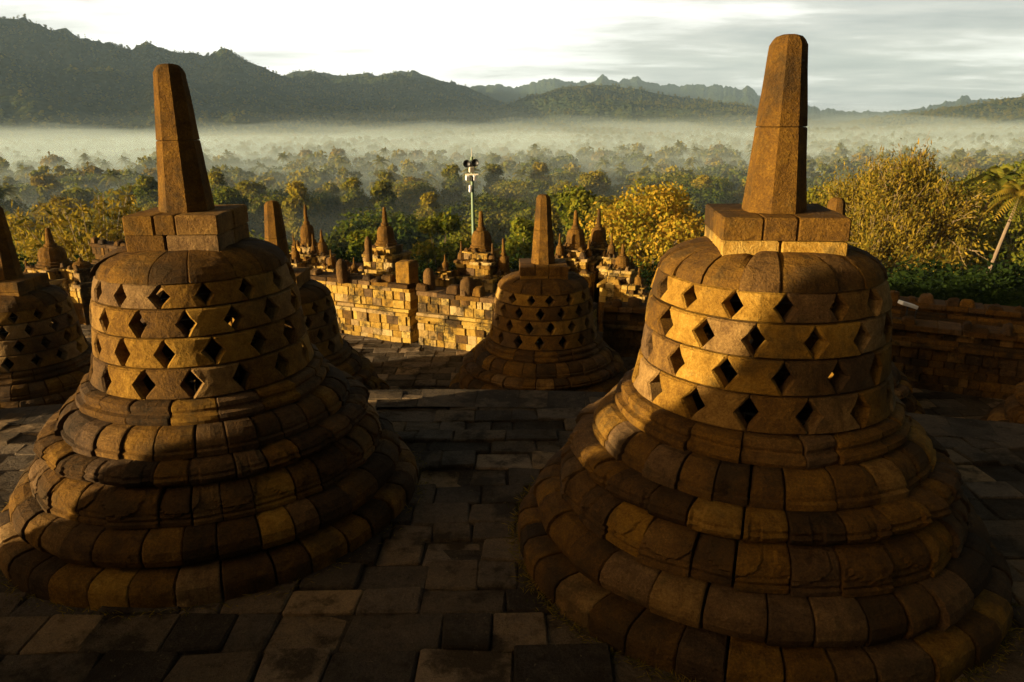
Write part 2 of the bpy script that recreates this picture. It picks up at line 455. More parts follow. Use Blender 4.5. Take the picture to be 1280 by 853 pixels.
def make_stupa(loc, s, label, seed, rz=0.0, N=15, off=0.0, hb=None, spire=None, boxrot=0.0, boxa=0.43, boxt=((0.62, 0.5), (0.34, 0.4, 0.5)), group=None, fine=True, red=0.0):
    rnd = random.Random(seed)
    root = empty('perforated_stupa', loc, 0.0, s)
    tag(root, label, 'stupa', group)
    zb, zt, zs = hb or (2.48, 2.795, 3.98)
    r0, r1 = spire or (0.232, 0.128)
    kf = 1 if fine else 0
    sd_ = seed*3.7
    m = MB(); ring(m, P_PLINTH, 38, rnd, 3 + kf, 0.07, seed=sd_, amp=0.010, gap=0.008); m.build('plinth', M_STONE, root)
    m = MB(); ring(m, P_CUSHION, 34, rnd, 4 + kf*2, 0.05, seed=sd_, amp=0.009); m.build('cushion_ring', M_STONE, root)
    m = MB(); ring(m, P_PETAL, 32, rnd, 5 + kf*9, 0.045 - kf*0.02, seed=sd_, relief=petal_relief(22, rnd.random(), 0.014), amp=0.007); m.build('petal_ring', M_STONE, root)
    m = MB(); ring(m, P_CARVED, 30, rnd, 5 + kf*12, 0.045 - kf*0.022, seed=sd_, relief=carve_relief(24, rnd.random()), amp=0.010); m.build('carved_ring', M_CARVED, root)
    m = MB(); ring(m, P_MOULD, 28, rnd, 4 + kf*2, 0.045, seed=sd_, amp=0.007); m.build('moulding_ring', M_STONE, root)
    m = MB(); ring(m, P_COLLAR, 20, rnd, 5 + kf*2, 0.04, seed=sd_, amp=0.005, gap=0.004); m.build('bell_collar', M_STONE, root)
    m = MB(); lattice(m, N, off, rnd, R_(5.3), 0.43, seed=sd_); m.build('lattice_bell', M_BELL, root)
    m = MB(); ring(m, P_DOME, 16, rnd, 5 + kf*2, 0.05, seed=sd_, amp=0.007, gap=0.002,
                   tint=lambda q: q.choice((0.22, 0.30, 0.36, 0.40, 0.46))); 
    # roof slab closing the dome under the square block
    m.grid([[(0.46*math.cos(a), 0.46*math.sin(a), 2.54) for a in np.linspace(0, 2*math.pi, 25)[:-1]], [(0.01*math.cos(a), 0.01*math.sin(a), 2.56) for a in np.linspace(0, 2*math.pi, 25)[:-1]]], 0.3, close=True)
    m.build('dome', M_STONE, root)
    # square block in two courses
    cx, cy = math.cos(boxrot), math.sin(boxrot)
    ax, ay = (cx, cy, 0), (-cy, cx, 0)
    m = MB(); mid = zb + (zt - zb)*0.47
    for (z0, z1, cuts, a, tt) in ((zb - 0.05, mid - 0.003, (0, rnd.uniform(0.42, 0.6), 1), boxa, boxt[0]), (mid + 0.003, zt, (0, rnd.uniform(0.28, 0.36), rnd.uniform(0.52, 0.62), 1), boxa*1.012, boxt[1])):
        for i, (c0, c1) in enumerate(zip(cuts, cuts[1:])):
            xm = (c0 + c1 - 1)*a; w = (c1 - c0)*2*a - 0.006
            for (ym, yd) in ((-a*0.5, a - 0.004), (a*0.5, a - 0.004)):
                c = Vector(ax)*xm + Vector(ay)*ym
                block(m, (c.x, c.y, z0), (w, yd, z1 - z0), tt[i % len(tt)] + rnd.uniform(-.08, .08), ax, ay, rnd, 0.012, 0.004)
    m.build('square_block', M_STONE, root)
    # eight-sided pinnacle of two stones with a worn round top
    m = MB()
    def octo(r, z, k=0.0):
        return [((r + k*nz((i, z*3, seed), 1.0))*math.cos(R_(22.5 + 45*i)), (r + k*nz((i, z*3, seed), 1.0))*math.sin(R_(22.5 + 45*i)), z) for i in range(8)]
    H = zs - zt
    def rad(t): return r0 + (r1 - r0)*t
    tj = 0.49
    m.grid([octo(rad(0) - .006, zt - 0.01), octo(rad(0), zt + 0.015, .004)] + [octo(rad(t), zt + H*t, .008) for t in (0.1, 0.2, 0.3, 0.4, tj - 0.008)] + [octo(rad(tj) - 0.008, zt + H*(tj - 0.001)), octo(0.02, zt + H*tj)], 0.435, close=True)
    m.grid([octo(rad(tj) - 0.010, zt + H*tj + 0.001)] + [octo(rad(t), zt + H*t, .008) for t in (tj + 0.006, 0.6, 0.7, 0.8, 0.9, 0.94)] + [octo(r1*0.90, zt + H*0.968), octo(r1*0.72, zt + H*0.988), octo(r1*0.4, zt + H*0.998), octo(0.005, zt + H)], 0.411, close=True)
    m.build('pinnacle', M_STONE, root)
    return root

VR, VL = R_(-109.2), R_(-66.8)       # bearing of the viewer from the two near stupas
stR = make_stupa((1.997, 5.739, 0), 1.0, 'largest perforated stupa, its wide base filling the near corner, bell partly sunlit', 11, off=VR + R_(-2),
                 hb=(2.484, 2.795, 4.04), boxrot=R_(-6.5), boxa=0.443, boxt=((0.88, 0.9), (0.42, 0.46, 0.4)), spire=(0.234, 0.126))
stL = make_stupa((-2.83, 6.611, 0), 0.957, 'perforated stupa with a tall half-dark pinnacle, second largest, beside the paved gap', 23, off=VL + R_(-8.5),
                 hb=(2.535, 2.853, 4.11), boxrot=R_(1.3), boxa=0.41, boxt=((0.4, 0.46), (0.45, 0.36, 0.56)), spire=(0.238, 0.123))
ZL = -1.85
stM = make_stupa((0.58, 13.52, ZL), 1.0, 'smaller dark stupa on the lower terrace, seen in the gap between the two big ones', 37, off=R_(-95), fine=False, hb=(2.46, 2.76, 3.99))
g2 = 'stupas along the lower terrace'
for st in (stM,): st['group'] = g2
lower = [((-8.58, 12.55), 'stupa cut by the frame edge, dark pinnacle above a shaded bell', 40),
         ((-4.05, 12.85), 'stupa mostly hidden behind the second largest one, its sunlit pinnacle showing', 41),
         ((5.43, 12.6), 'stupa hidden behind the largest stupa, its pinnacle tip peeping over the square block', 42),
         ((9.62, 10.85), 'stupa of which only the rounded base stones show beside the shaded paving', 43)]
proto = None
for i, ((x, y), lab, sd2) in enumerate(lower):
    if i % 2 == 0:
        proto = make_stupa((x, y, ZL), 1.0, lab, sd2, off=R_(-70 + 11*i), fine=False, hb=(2.46, 2.76, 3.99), group=g2); o = proto
    else:
        o = copy_tree(proto)
        o['label'] = lab
    o.location = (x, y, ZL)
# unseen stupas added up-sun, outside the view: they cast the morning shadows that fall across the scene
g3 = 'added shadow-casting stupas outside the view'
def upsun(x, y, lateral, dist, z):
    tx, ty = -math.cos(SUN_AZ), -math.sin(SUN_AZ)
    return (x + lateral*ty - dist*tx, y - lateral*tx - dist*ty, z)
CASTERS = [(upsun(1.997, 5.739, 1.6, 11.6, 1.75), 1.0), (upsun(-2.83, 6.61, 1.82, 5.6, 0.0), 0.75), (upsun(0.58, 13.52, 0.9, 13.0, 0.0), 1.0), (upsun(-8.58, 12.55, 0.25, 8.0, ZL), 1.0)]
for c, cs_ in CASTERS:
    o = copy_tree(stM); o.location = c; o.scale = (cs_,)*3
    tag(o, 'perforated stupa added outside the view to cast shadow', 'stupa', g3)

# ------------------------------------------------------------------ terraces (setting)
C0 = Vector((-1.5, -12.0, 0))
def paving(name, z, r_in, r_out, y0, y1, x0, x1, rowh, wmin, wmax, seed, jit, keep=None, kerb=True, C=None):
    rnd = random.Random(seed); m = MB(); C = C or C0
    y = y0
    while y < y1:
        h = rowh*rnd.uniform(0.75, 1.25)
        x = x0 + rnd.uniform(-0.5, 0)
        while x < x1:
            w = rnd.uniform(wmin, wmax)
            cx, cy = x + w/2, y + h/2
            d = math.hypot(cx - C.x, cy - C.y)
            if r_in < d < r_out - (0.3 if kerb else 0) and (keep is None or keep(cx, cy)):
                t = rnd.choice((0.12, 0.25, 0.32, 0.38, 0.45, 0.5, 0.6, 0.85)) + rnd.uniform(-.06, .06)  # random slab tints; the palest one paints in sunlit slabs
                block(m, (cx, cy + rnd.uniform(-.012, .012), z - 0.2), (w - 0.007, h - 0.007, 0.2 + rnd.gauss(0, jit)), t, rnd=rnd, bev=rnd.uniform(0.008, 0.018), rough=0.016)
            x += w
        y += h
    if kerb:
        n = int(2*math.pi*r_out/0.62); 
        for i in range(n):
            a0, a1 = 2*math.pi*i/n, 2*math.pi*(i + 1)/n
            am = (a0 + a1)/2
            if math.sin(am) < 0.35: continue
            lathe_stone(m, [(r_out, z - 0.22), (r_out, z - 0.03), (r_out - 0.02, z), (r_out - 0.3, z)], a0, a1, 2, rnd.choice((0.2, 0.3, 0.4, 0.5, 0.7)), rnd, 0.006, 0.006)
            nv = 4 + 1
        # lathe_stone is centred on the origin: shift the kerb stones to the terrace centre
    return m
def terrace(name, z, r_out, z_low, pm):
    """drum of coursed blocks under a paved top"""
    o = pm.build(name, M_PAVE); tag(o, kind='structure')
    return o
# upper terrace of the two near stupas
R2, R3 = 21.2, 14.6
C3 = Vector((-5.0, -12.5, 0))
pm = paving('p', 0, 11.5, R2, 1.2, 10.0, -13, 12, 0.335, 0.26, 0.72, 5, 0.012, kerb=False)
terrace('terrace_paving', 0, R2, ZL, pm)
pm = paving('p', ZL, R2 + 0.05, 48, 4.5, 26.0, -20, 19, 0.36, 0.28, 0.7, 6, 0.007, keep=lambda x, y: y < 20.6 - 0.46*(x + 4.3) + 0.9 and x*0.5 + y < 22, kerb=False)
terrace('lower_terrace_paving', ZL, 48, -4, pm)
pm = paving('p', 1.75, 8.0, R3, -12.0, 2.6, -19, 9, 0.5, 0.42, 0.98, 7, 0.006, kerb=False, C=C3)
terrace('upper_terrace_paving', 1.75, R3, 0, pm)

def drum(name, r, z0, z1, seed, a_from=-0.2, a_to=math.pi + 0.2, C=None):
    C = C or C0; rnd = random.Random(seed); m = MB()
    z = z0; first = True
    while z < z1 - 0.02:
        h = min(rnd.uniform(0.24, 0.32), z1 - z)
        if z1 - z - h < 0.12: h = z1 - z
        top = z + h >= z1 - 0.001
        a = a_from + rnd.uniform(0, 0.02)
        while a < a_to:
            w = rnd.uniform(0.35, 0.75)/r
            rr = r + (0.06 if top or first else 0) + rnd.gauss(0, 0.008)
            e = 0.003/r
            lathe = [(rr*math.cos(q), rr*math.sin(q)) for q in (a + e, (2*a + w)/2, a + w - e)]
            ri = rr - 0.62
            inn = [(ri*math.cos(q), ri*math.sin(q)) for q in (a + e, (2*a + w)/2, a + w - e)]
            zz1 = z + h - 0.004
            vs = [(x + C.x, y + C.y, z) for x, y in lathe] + [(x + C.x, y + C.y, zz1) for x, y in lathe] + [(x + C.x, y + C.y, zz1) for x, y in inn] + [(x + C.x, y + C.y, z) for x, y in inn]
            fs = [(0, 1, 4, 3), (1, 2, 5, 4), (3, 4, 7, 6), (4, 5, 8, 7), (0, 3, 6, 9), (2, 11, 8, 5)]
            m.add(vs, fs, rnd.uniform(0.1, 0.5))
            a += w
        z += h; first = False
    o = m.build(name, M_PAVE); tag(o, kind='structure')
    return o
drum('terrace_riser', R2 + 0.12, ZL, 0.012, 3)
drum('upper_terrace_riser', R3 + 0.12, 0.0, 1.762, 4, C=C3)
# solid cores under the paving so no light leaks through the joints
def disc(name, r, z, mat, rin=0.0, C=None):
    C = C or C0
    m = MB(); A = np.linspace(0, 2*math.pi, 97)[:-1]
    m.grid([[(C.x + q*math.cos(a), C.y + q*math.sin(a), z) for a in A] for q in (r, max(rin, 0.05))], 0.15, close=True)
    o = m.build(name, mat); return tag(o, kind='structure')
disc('terrace_bed', R2, -0.035, M_PAVE); disc('lower_terrace_bed', 34.0, ZL - 0.035, M_PAVE, 20.0); disc('upper_terrace_bed', R3, 1.715, M_PAVE, C=C3)

# ------------------------------------------------------------------ balustrade walls of the square gallery
WD = Vector((1, -0.46, 0)).normalized(); WN = Vector((-0.46, -1, 0)).normalized()   # along the wall; outward to us
def masonry(m, p0, p1, z0, z1, thick, rnd, hmin=0.15, hmax=0.22, wmin=0.14, wmax=0.36, dj=0.018, tintf=None, skip=None):
    p0, p1 = Vector(p0), Vector(p1); L = (p1 - p0).length; d = (p1 - p0).normalized()
    n = Vector((d.y, -d.x, 0))
    z = z0
    while z < z1 - 0.02:
        h = rnd.uniform(hmin, hmax)
        if z1 - z - h < hmin*0.6: h = z1 - z
        s = 0.0
        while s < L - 0.01:
            w = rnd.uniform(wmin, wmax)
            if L - s - w < wmin*0.7: w = L - s
            c = p0 + d*(s + w/2) - n*(thick/2) + n*rnd.gauss(0, dj)
            if not (skip and skip(s + w/2, z)):
                block(m, (c.x, c.y, z), (w - 0.008, thick, h - 0.007), (tintf or tint_pick)(rnd), d, (-n), rnd, 0.012, 0.005)
            s += w
        z += h
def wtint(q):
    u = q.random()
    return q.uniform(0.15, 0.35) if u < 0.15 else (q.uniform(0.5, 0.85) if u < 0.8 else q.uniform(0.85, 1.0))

def base_pt(s):   # point along the lit wall's foot, s metres from photo x=430
    return Vector((-4.30, 18.41, 0)) + WD*s

def gallery_wall(label, a, b, zb, zledge, ztop, seed, slit=None, crest=True, shade_tint=None):
    rnd = random.Random(seed); wtint = shade_tint or globals()['wtint']
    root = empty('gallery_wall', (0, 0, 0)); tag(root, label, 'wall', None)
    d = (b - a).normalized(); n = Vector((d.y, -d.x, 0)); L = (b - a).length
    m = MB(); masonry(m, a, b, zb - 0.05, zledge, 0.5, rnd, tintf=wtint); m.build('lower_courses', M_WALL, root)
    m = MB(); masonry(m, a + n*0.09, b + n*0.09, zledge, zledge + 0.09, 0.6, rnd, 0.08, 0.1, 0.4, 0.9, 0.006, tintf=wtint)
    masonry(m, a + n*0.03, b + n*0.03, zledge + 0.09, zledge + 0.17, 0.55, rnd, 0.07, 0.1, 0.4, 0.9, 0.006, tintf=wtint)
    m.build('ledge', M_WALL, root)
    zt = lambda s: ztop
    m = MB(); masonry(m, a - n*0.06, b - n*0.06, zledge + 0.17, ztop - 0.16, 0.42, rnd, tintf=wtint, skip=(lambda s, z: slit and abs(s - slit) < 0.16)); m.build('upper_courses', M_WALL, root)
    m = MB()
    masonry(m, a + n*0.05, b + n*0.05, ztop - 0.16, ztop - 0.05, 0.62, rnd, 0.1, 0.12, 0.3, 0.7, 0.02, tintf=lambda q: q.uniform(0.1, 0.5), skip=(lambda s, z: slit and abs(s - slit) < 0.2))
    if crest:
        s = 0.1
        while s < L - 0.1:
            w = rnd.uniform(0.16, 0.34)
            if rnd.random() < 0.78 and not (slit and abs(s - slit) < 0.3):
                c = a + d*s - n*rnd.uniform(0.05, 0.3)
                block(m, (c.x, c.y, ztop - 0.05), (w, rnd.uniform(0.2, 0.34), rnd.uniform(0.05, 0.2)), rnd.uniform(0.1, 0.5), d, -n, rnd, 0.03, 0.02, top=(rnd.uniform(0.6, 0.95), 0.8))
            s += w*rnd.uniform(1.0, 1.7)
    m.build('coping', M_TOWER, root)
    return root
zl_ = -1.17
pA, pS, pB, pC = base_pt(-1.3), base_pt(2.02), base_pt(6.6), base_pt(9.2)
gallery_wall('brightly sunlit stone gallery wall with the taller crest, ending at a dark slit', pA, pS, ZL, zl_, -0.33, 51)
gallery_wall('sunlit stone gallery wall from the dark slit to behind the middle stupa', pS + WD*0.20, pB, ZL, zl_ - 0.03, -0.46, 52)
# the wall steps outwards and runs on past the right-hand stupa, its shadow deepened by darker block tints
N_ = -WN
q0 = Vector((6.4, 15.06, 0)); q1 = Vector((16.0, 10.2, 0))
gallery_wall('long shaded gallery wall of reddish brown blocks behind the largest stupa and a strip of paving', q0, q1, ZL, -0.98, -0.50, 53, shade_tint=lambda q: q.choice((0.08, 0.14, 0.2, 0.24, 0.3, 0.4)))
gallery_wall('higher shaded outer parapet of shade-darkened blocks above the long shaded gallery wall', q0 + N_*2.0 + WD*-1.0, q1 + N_*2.0, -2.6, -0.9, -0.48, 54, shade_tint=lambda q: q.choice((0.1, 0.16, 0.22, 0.3)))
gallery_wall('shaded wall of shade-darkened blocks linking the lit gallery wall to the long shaded one', base_pt(6.6) + N_*0.9, q0 + WD*0.2 + N_*0.35, ZL, -1.17, -0.62, 55, shade_tint=lambda q: q.choice((0.16, 0.22, 0.3, 0.4)))
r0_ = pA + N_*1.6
gallery_wall('dark gallery wall far behind the second largest stupa, unlit', r0_ - WD*10.0, r0_ + WD*0.6, ZL, zl_, -0.4, 56, shade_tint=lambda q: q.choice((0.1, 0.2, 0.3)))  # low block tints put the shade of this wall into its colour

# ------------------------------------------------------------------ niche towers and finials along the outer balustrade
def lathe_small(m, c, prof, n=14, tint=0.45, seed=0.0, amp=0.01):
    rows = []
    for (r, z) in prof:
        q = []
        for i in range(n):
            a = 2*math.pi*i/n
            e = amp*nz((math.cos(a)*r, math.sin(a)*r, z), 6, seed) if r > 0.02 else 0
            q.append((c[0] + (r + e)*math.cos(a), c[1] + (r + e)*math.sin(a), c[2] + z))
        rows.append(q)
    m.grid(rows, tint, close=True)

def finial_profile(rb, h):
    """small solid bell stupa with a pointed top; rb bell radius, h overall height"""
    return [(rb*1.25, 0), (rb*1.28, .05*h), (rb*1.1, .07*h), (rb*1.12, .12*h), (rb*0.98, .14*h), (rb, .22*h), (rb*0.95, .34*h), (rb*0.86, .43*h), (rb*0.66, .49*h), (rb*0.42, .51*h),
            (rb*0.46, .53*h), (rb*0.46, .57*h), (rb*0.30, .60*h), (rb*0.24, .8*h), (rb*0.17, .97*h), (rb*0.1, h), (0.004, h*1.0)]

def niche_tower(px, tip, dist, wpx, hpx_finial, hpx_body, label, seed, zbase=-3.0, group='stone finial towers along the gallery wall', side=True, tiers=3):
    """tower whose finial tip is at photo pixel (px, tip); wpx = widest body width in photo pixels"""
    rnd = random.Random(seed)
    p = at(px, tip, dist); k = (p - Vector((0, 0, EYE))).length/F_PX
    root = empty('niche_tower', (p.x, p.y, zbase), math.atan2(WD.y, WD.x)); tag(root, label, 'tower', group)
    top = p.z - zbase
    hf = hpx_finial*k; hb = hpx_body*k; w = wpx*k
    zf = top - hf                       # foot of the finial
    m = MB(); lathe_small(m, (0, 0, zf), finial_profile(w*0.21, hf), 16, 0.42, seed, 0.012); m.build('finial', M_TOWER, root)
    # stepped body
    m = MB(); zt = zf
    fr = [0.56, 0.80, 1.0, 1.1][:tiers] if tiers > 2 else [0.66, 1.0]
    hs = [0.16, 0.30, 0.34, 0.2][:tiers] if tiers > 2 else [0.4, 0.6]
    S = sum(hs); z = zf
    for f_, h_ in zip(fr, hs):
        h = hb*h_/S; z0 = z - h; ww = w*f_
        cap = h*0.22
        n = max(1, int(ww/0.32))
        for (za, zb_, e, dj) in ((z0, z - cap, 0.0, 0.01), (z - cap, z - 0.004, 0.05, 0.02)):
            masonry(m, Vector((-ww/2 - e, -ww/2 - e, 0)), Vector((ww/2 + e, -ww/2 - e, 0)), za, zb_, (ww + 2*e)*0.5, rnd, 0.14, 0.2, 0.14, 0.3, dj*1.8, tintf=wtint)
            masonry(m, Vector((ww/2 + e, ww/2 + e, 0)), Vector((-ww/2 - e, ww/2 + e, 0)), za, zb_, (ww + 2*e)*0.5, rnd, 0.14, 0.2, 0.14, 0.3, dj*1.8, tintf=wtint)
        # worn antefixes on the cornice
        for sx in (-1, 0, 1):
            if rnd.random() < 0.8:
                block(m, (sx*ww*0.38, -ww*0.47, z - 0.01), (ww*0.2, ww*0.14, rnd.uniform(0.06, 0.16)), rnd.uniform(.1, .5), rnd=rnd, bev=0.03, rough=0.02, top=(0.5, 0.7))
        z = z0
    # shaft down to the gallery floor
    if z > 0.3:
        block(m, (0, 0, 0), (w*fr[-1]*0.96, w*fr[-1]*0.96, z - 0.004), 0.3, rnd=rnd)
    m.build('stepped_body', M_WALL, root)
    if side:
        for sx in (-1, 1):
            if rnd.random() < 0.75:
                mm = MB(); lathe_small(mm, (sx*w*0.36, -w*0.22, zf - hb*0.34), finial_profile(w*0.085, hf*0.6), 10, 0.35, seed + sx, 0.01); mm.build('side_finial', M_TOWER, root)
    return root

TW = [ (381, 256, 22.5, 40, 48, 40, 'half-shaded stone tower with a pointed bell finial beside the sunlit pinnacle of the hidden stupa', True, 3),
       (401, 287, 21.6, 30, 30, 26, 'short stone tower with a small finial beside a taller half-shaded one', False, 2),
       (480, 259, 20.6, 52, 46, 46, 'sunlit stepped stone tower with a bell finial above the taller part of the lit wall', True, 3),
       (601, 264, 19.6, 60, 48, 50, 'sunlit stepped stone tower with a bell finial just under the floodlight mast', True, 3),
       (629, 298, 19.2, 36, 44, 22, 'small bell finial on a low block touching the flank of the middle stupa', False, 2),
       (720, 263, 20.0, 56, 46, 44, 'stone tower with a bell finial close beside the pinnacle of the middle stupa', False, 3),
       (749, 261, 20.6, 46, 46, 44, 'stone tower with a bell finial standing nearest the yellow-leaved tree', False, 3),
       (779, 305, 18.9, 44, 30, 40, 'squat weathered tower with a stubby finial below the yellow-leaved tree', False, 2),
       (799, 335, 18.6, 26, 22, 20, 'tiny stone finial at the edge of the bell of the largest stupa', False, 2),
       (59, 285, 24.0, 66, 40, 52, 'dark unlit stepped tower with a pointed finial behind the stupa cut by the frame edge', True, 3),
       (100, 322, 23.4, 44, 10, 34, 'dark broken tower stump next to the unlit stepped tower', False, 2)]
for i, (px, tip, dist, w, hf, hb, lab, side, ti) in enumerate(TW):
    niche_tower(px, tip, dist, w, hf, hb, lab, 100 + i, zbase=-3.4, side=side, tiers=ti)

for i, (px, tip, dist, w, hf, hb) in enumerate([(368, 300, 21.5, 24, 26, 22), (413, 312, 20.8, 22, 22, 20), (442, 322, 19.6, 20, 18, 18), (700, 292, 19.6, 26, 30, 24), (736, 300, 19.8, 24, 26, 24), (765, 292, 19.6, 24, 28, 26), (790, 318, 19.2, 22, 22, 22), (556, 318, 19.2, 20, 20, 18), (335, 305, 22.6, 26, 26, 26)]):
    niche_tower(px, tip, dist, w, hf, hb, 'small weathered stone finial crowded among the bigger towers behind the lit wall', 300 + i, zbase=-3.4, group='small finials among the gallery towers', side=False, tiers=2)

def loose_stub(px, py, dist, wpx, hpx, label, seed, round_=True):
    p = at(px, py, dist); k = (p - Vector((0, 0, EYE))).length/F_PX
    m = MB(); w, h = wpx*k/2, hpx*k
    if round_: lathe_small(m, (0, 0, 0), [(w*0.95, -0.15), (w, 0.1*h), (w*0.98, 0.55*h), (w*0.85, 0.8*h), (w*0.5, 0.96*h), (0.01, h)], 12, 0.4, seed, 0.02)
    else: block(m, (0, 0, -0.15), (2*w, 1.6*w, h + 0.15), 0.6, WD, -WN, random.Random(seed), 0.03, 0.03)
    o = m.build('stone_stub', M_TOWER, None, smooth=round_); o.location = p
    tag(o, label, 'stone block')
loose_stub(428, 346, 18.75, 14, 22, 'rounded stone stub at the far end of the taller lit wall crest', 1)
loose_stub(508, 348, 18.1, 24, 22, 'square pale block standing on the lit wall beside the dark slit', 2, False)
loose_stub(537, 359, 17.8, 15, 24, 'rounded stone stub on the lit wall crest just past the dark slit', 3)
loose_stub(585, 372, 17.1, 20, 26, 'pointed stone on the lit wall crest below the floodlight mast', 4)
loose_stub(461, 320, 19.9, 9, 24, 'slim stone stub on the stepped tower above the taller lit wall', 5)

# ------------------------------------------------------------------ terrain and hills (setting)
def ground_z(x, y):
    r = math.hypot(x - C0.x, y - C0.y)
    if r < 30: return -4.2
    z = -4.2 - (r - 30)*0.46
    return max(z, -32.0) if z > -30 else -32.0 + 2.0*math.exp(-(r - 86)/20)
def hill_mat():
    m = bpy.data.materials.new('forested_hills'); m.use_nodes = True
    g = NT(m.node_tree); out = g.n('ShaderNodeOutputMaterial'); d = g.n('ShaderNodeBsdfDiffuse')
    tc = g.n('ShaderNodeTexCoord'); p = tc.outputs['Object']
    a = g.noise(p, 0.006, 6, 0.6); b = g.noise(p, 0.06, 5, 0.65)
    vo = g.n('ShaderNodeTexVoronoi', feature='F1'); g.put(vo.inputs['Vector'], p); vo.inputs['Scale'].default_value = 0.09
    c = g.math('ADD', g.math('MULTIPLY', a, 0.5), g.math('ADD', g.math('MULTIPLY', b, 0.3), g.math('MULTIPLY', vo.outputs['Color'], 0.25)))
    col = g.ramp(c, [(0.3, (0.018, 0.03, 0.010)), (0.5, (0.035, 0.050, 0.014)), (0.62, (0.06, 0.07, 0.018)), (0.8, (0.10, 0.09, 0.03))])
    g.put(d.inputs[0], col)
    h = g.math('ADD', g.math('MULTIPLY', vo.outputs['Distance'], -1.0), g.math('MULTIPLY', b, 1.0))
    bp = g.n('ShaderNodeBump', {'Height': h}); bp.inputs['Strength'].default_value = 1.0; bp.inputs['Distance'].default_value = 9.0
    g.put(d.inputs['Normal'], bp.outputs[0]); g.put(out.inputs[0], d.outputs[0])
    return m
M_HILL = hill_mat()
def field_mat():
    m = bpy.data.materials.new('valley_floor'); m.use_nodes = True
    g = NT(m.node_tree); out = g.n('ShaderNodeOutputMaterial'); d = g.n('ShaderNodeBsdfDiffuse')
    tc = g.n('ShaderNodeTexCoord'); p = tc.outputs['Object']
    c = g.math('ADD', g.math('MULTIPLY', g.noise(p, 0.01, 5), 0.6), g.math('MULTIPLY', g.noise(p, 0.2, 5, 0.7), 0.4))
    g.put(d.inputs[0], g.ramp(c, [(0.35, (0.02, 0.03, 0.008)), (0.5, (0.045, 0.055, 0.015)), (0.65, (0.10, 0.095, 0.03))]))
    g.put(out.inputs[0], d.outputs[0]); return m
M_FIELD = field_mat()
m = MB()
rr = [0.5, 20, 30, 34, 40, 50, 60, 70, 80, 86, 92, 100, 120, 160, 220, 300, 420, 600, 900, 1400, 2200, 3600, 5600, 8500]
A = np.linspace(0, 2*math.pi, 145)[:-1]
def gpt(r, a):
    x = min(max(C0.x + r*math.cos(a), -2650), 5350); y = min(max(C0.y + r*math.sin(a), -240), 6850)
    return (x, y, ground_z(x, y) + (0.8*nz((x, y, 0), 0.02) if r > 60 else 0))
m.grid([[gpt(r, a) for a in A] for r in rr[::-1]], 0.5, close=True)
tag(m.build('ground', M_FIELD, smooth=True), kind='structure')

def ridge_hill(name, pts, d_ridge, d_foot, d_back, seed, rough=1.0, cols=520, rows=46, crest='near'):
    """hill range: a real height field between foot and back, whose crest follows the skyline seen from the temple"""
    xs = np.array([p[0] for p in pts], float); ys = np.array([p[1] for p in pts], float)
    gx = np.linspace(xs[0], xs[-1], cols); gy = np.interp(gx, xs, ys)
    jag = {'far': 3.4}.get(crest, 1.0)
    gy = gy + np.array([jag*(mnoise.noise(Vector((x*0.09, seed, 0))) + 0.8*mnoise.noise(Vector((x*0.25, seed, 3))) + 0.5*mnoise.noise(Vector((x*0.6, seed, 7)))) for x in gx])
    V, idx = [], []
    tt = np.concatenate([np.linspace(0, 1, rows), 1 + np.linspace(0.04, 1, 12)])
    Vc = np.zeros((len(tt), cols, 3))
    for j in range(cols):
        p = at(gx[j], gy[j], d_ridge)
        taper = min(1.0, (j + 1)/25.0, (cols - j)/25.0)
        top = p.z + 33.0
        az = math.atan2(p.x, p.y)
        for i, t in enumerate(tt):
            if t <= 1: d = d_foot + (d_ridge - d_foot)*t; s = t**1.25*(1.0 - 0.0*t)
            else: d = d_ridge + (d_back - d_ridge)*(t - 1); s = max(0.0, 1 - (t - 1))**1.1
            x, y = d*math.sin(az), d*math.cos(az)
            env = 4*t*(1 - t) if t < 1 else min(1, (t - 1)*3)
            er = mnoise.ridged_multi_fractal(Vector((x*0.0021 + seed, y*0.0021, seed)), 0.9, 2.1, 5, 1.0, 2.0) - 0.9
            fi = mnoise.fractal(Vector((x*0.012, y*0.012, seed)), 0.8, 2.0, 4)
            z = -33 + top*s*taper + rough*(er*top*0.38*env + fi*(5 + 0.02*top)*min(1, 3*t)*(0.35 if abs(t - 1) < 1e-6 else 1.0))
            Vc[i, j] = (x, y, max(z, -34))
    m = MB(); m.grid([[tuple(q) for q in r] for r in Vc], 0.5, flip=False)
    o = m.build(name, M_HILL, smooth=True); tag(o, kind='structure')
    return Vc[:rows]
HILLS = {}
HILLS['a'] = ridge_hill('hills', [(-330, 30), (-150, 5), (0, 22), (30, 30), (60, 38), (82, 35), (100, 48), (130, 55), (165, 62), (182, 51), (197, 60), (235, 70), (262, 74), (283, 64), (300, 74), (330, 85), (350, 95), (400, 108), (460, 122), (540, 142), (640, 168)], 2500, 1080, 3400, 1.3)
HILLS['b'] = ridge_hill('hills', [(250, 120), (330, 103), (365, 93), (392, 89), (420, 94), (470, 97), (500, 88), (540, 97), (580, 108), (620, 125), (690, 150), (740, 165)], 3400, 1500, 4300, 4.1)
HILLS['c'] = ridge_hill('hills', [(480, 125), (560, 114), (600, 107), (640, 108), (665, 103), (692, 99), (720, 104), (740, 101), (753, 96), (770, 101), (797, 97), (812, 103), (850, 107), (900, 108), (925, 111), (935, 107), (950, 122), (990, 130), (1040, 137), (1085, 141), (1130, 146), (1250, 152)], 5200, 3600, 6000, 7.7, 0.8, crest='far')
HILLS['d'] = ridge_hill('hills', [(520, 168), (560, 152), (600, 140), (650, 125), (700, 110), (740, 106), (800, 113), (860, 124), (930, 132), (1000, 150), (1080, 166)], 2300, 1150, 3100, 9.2)
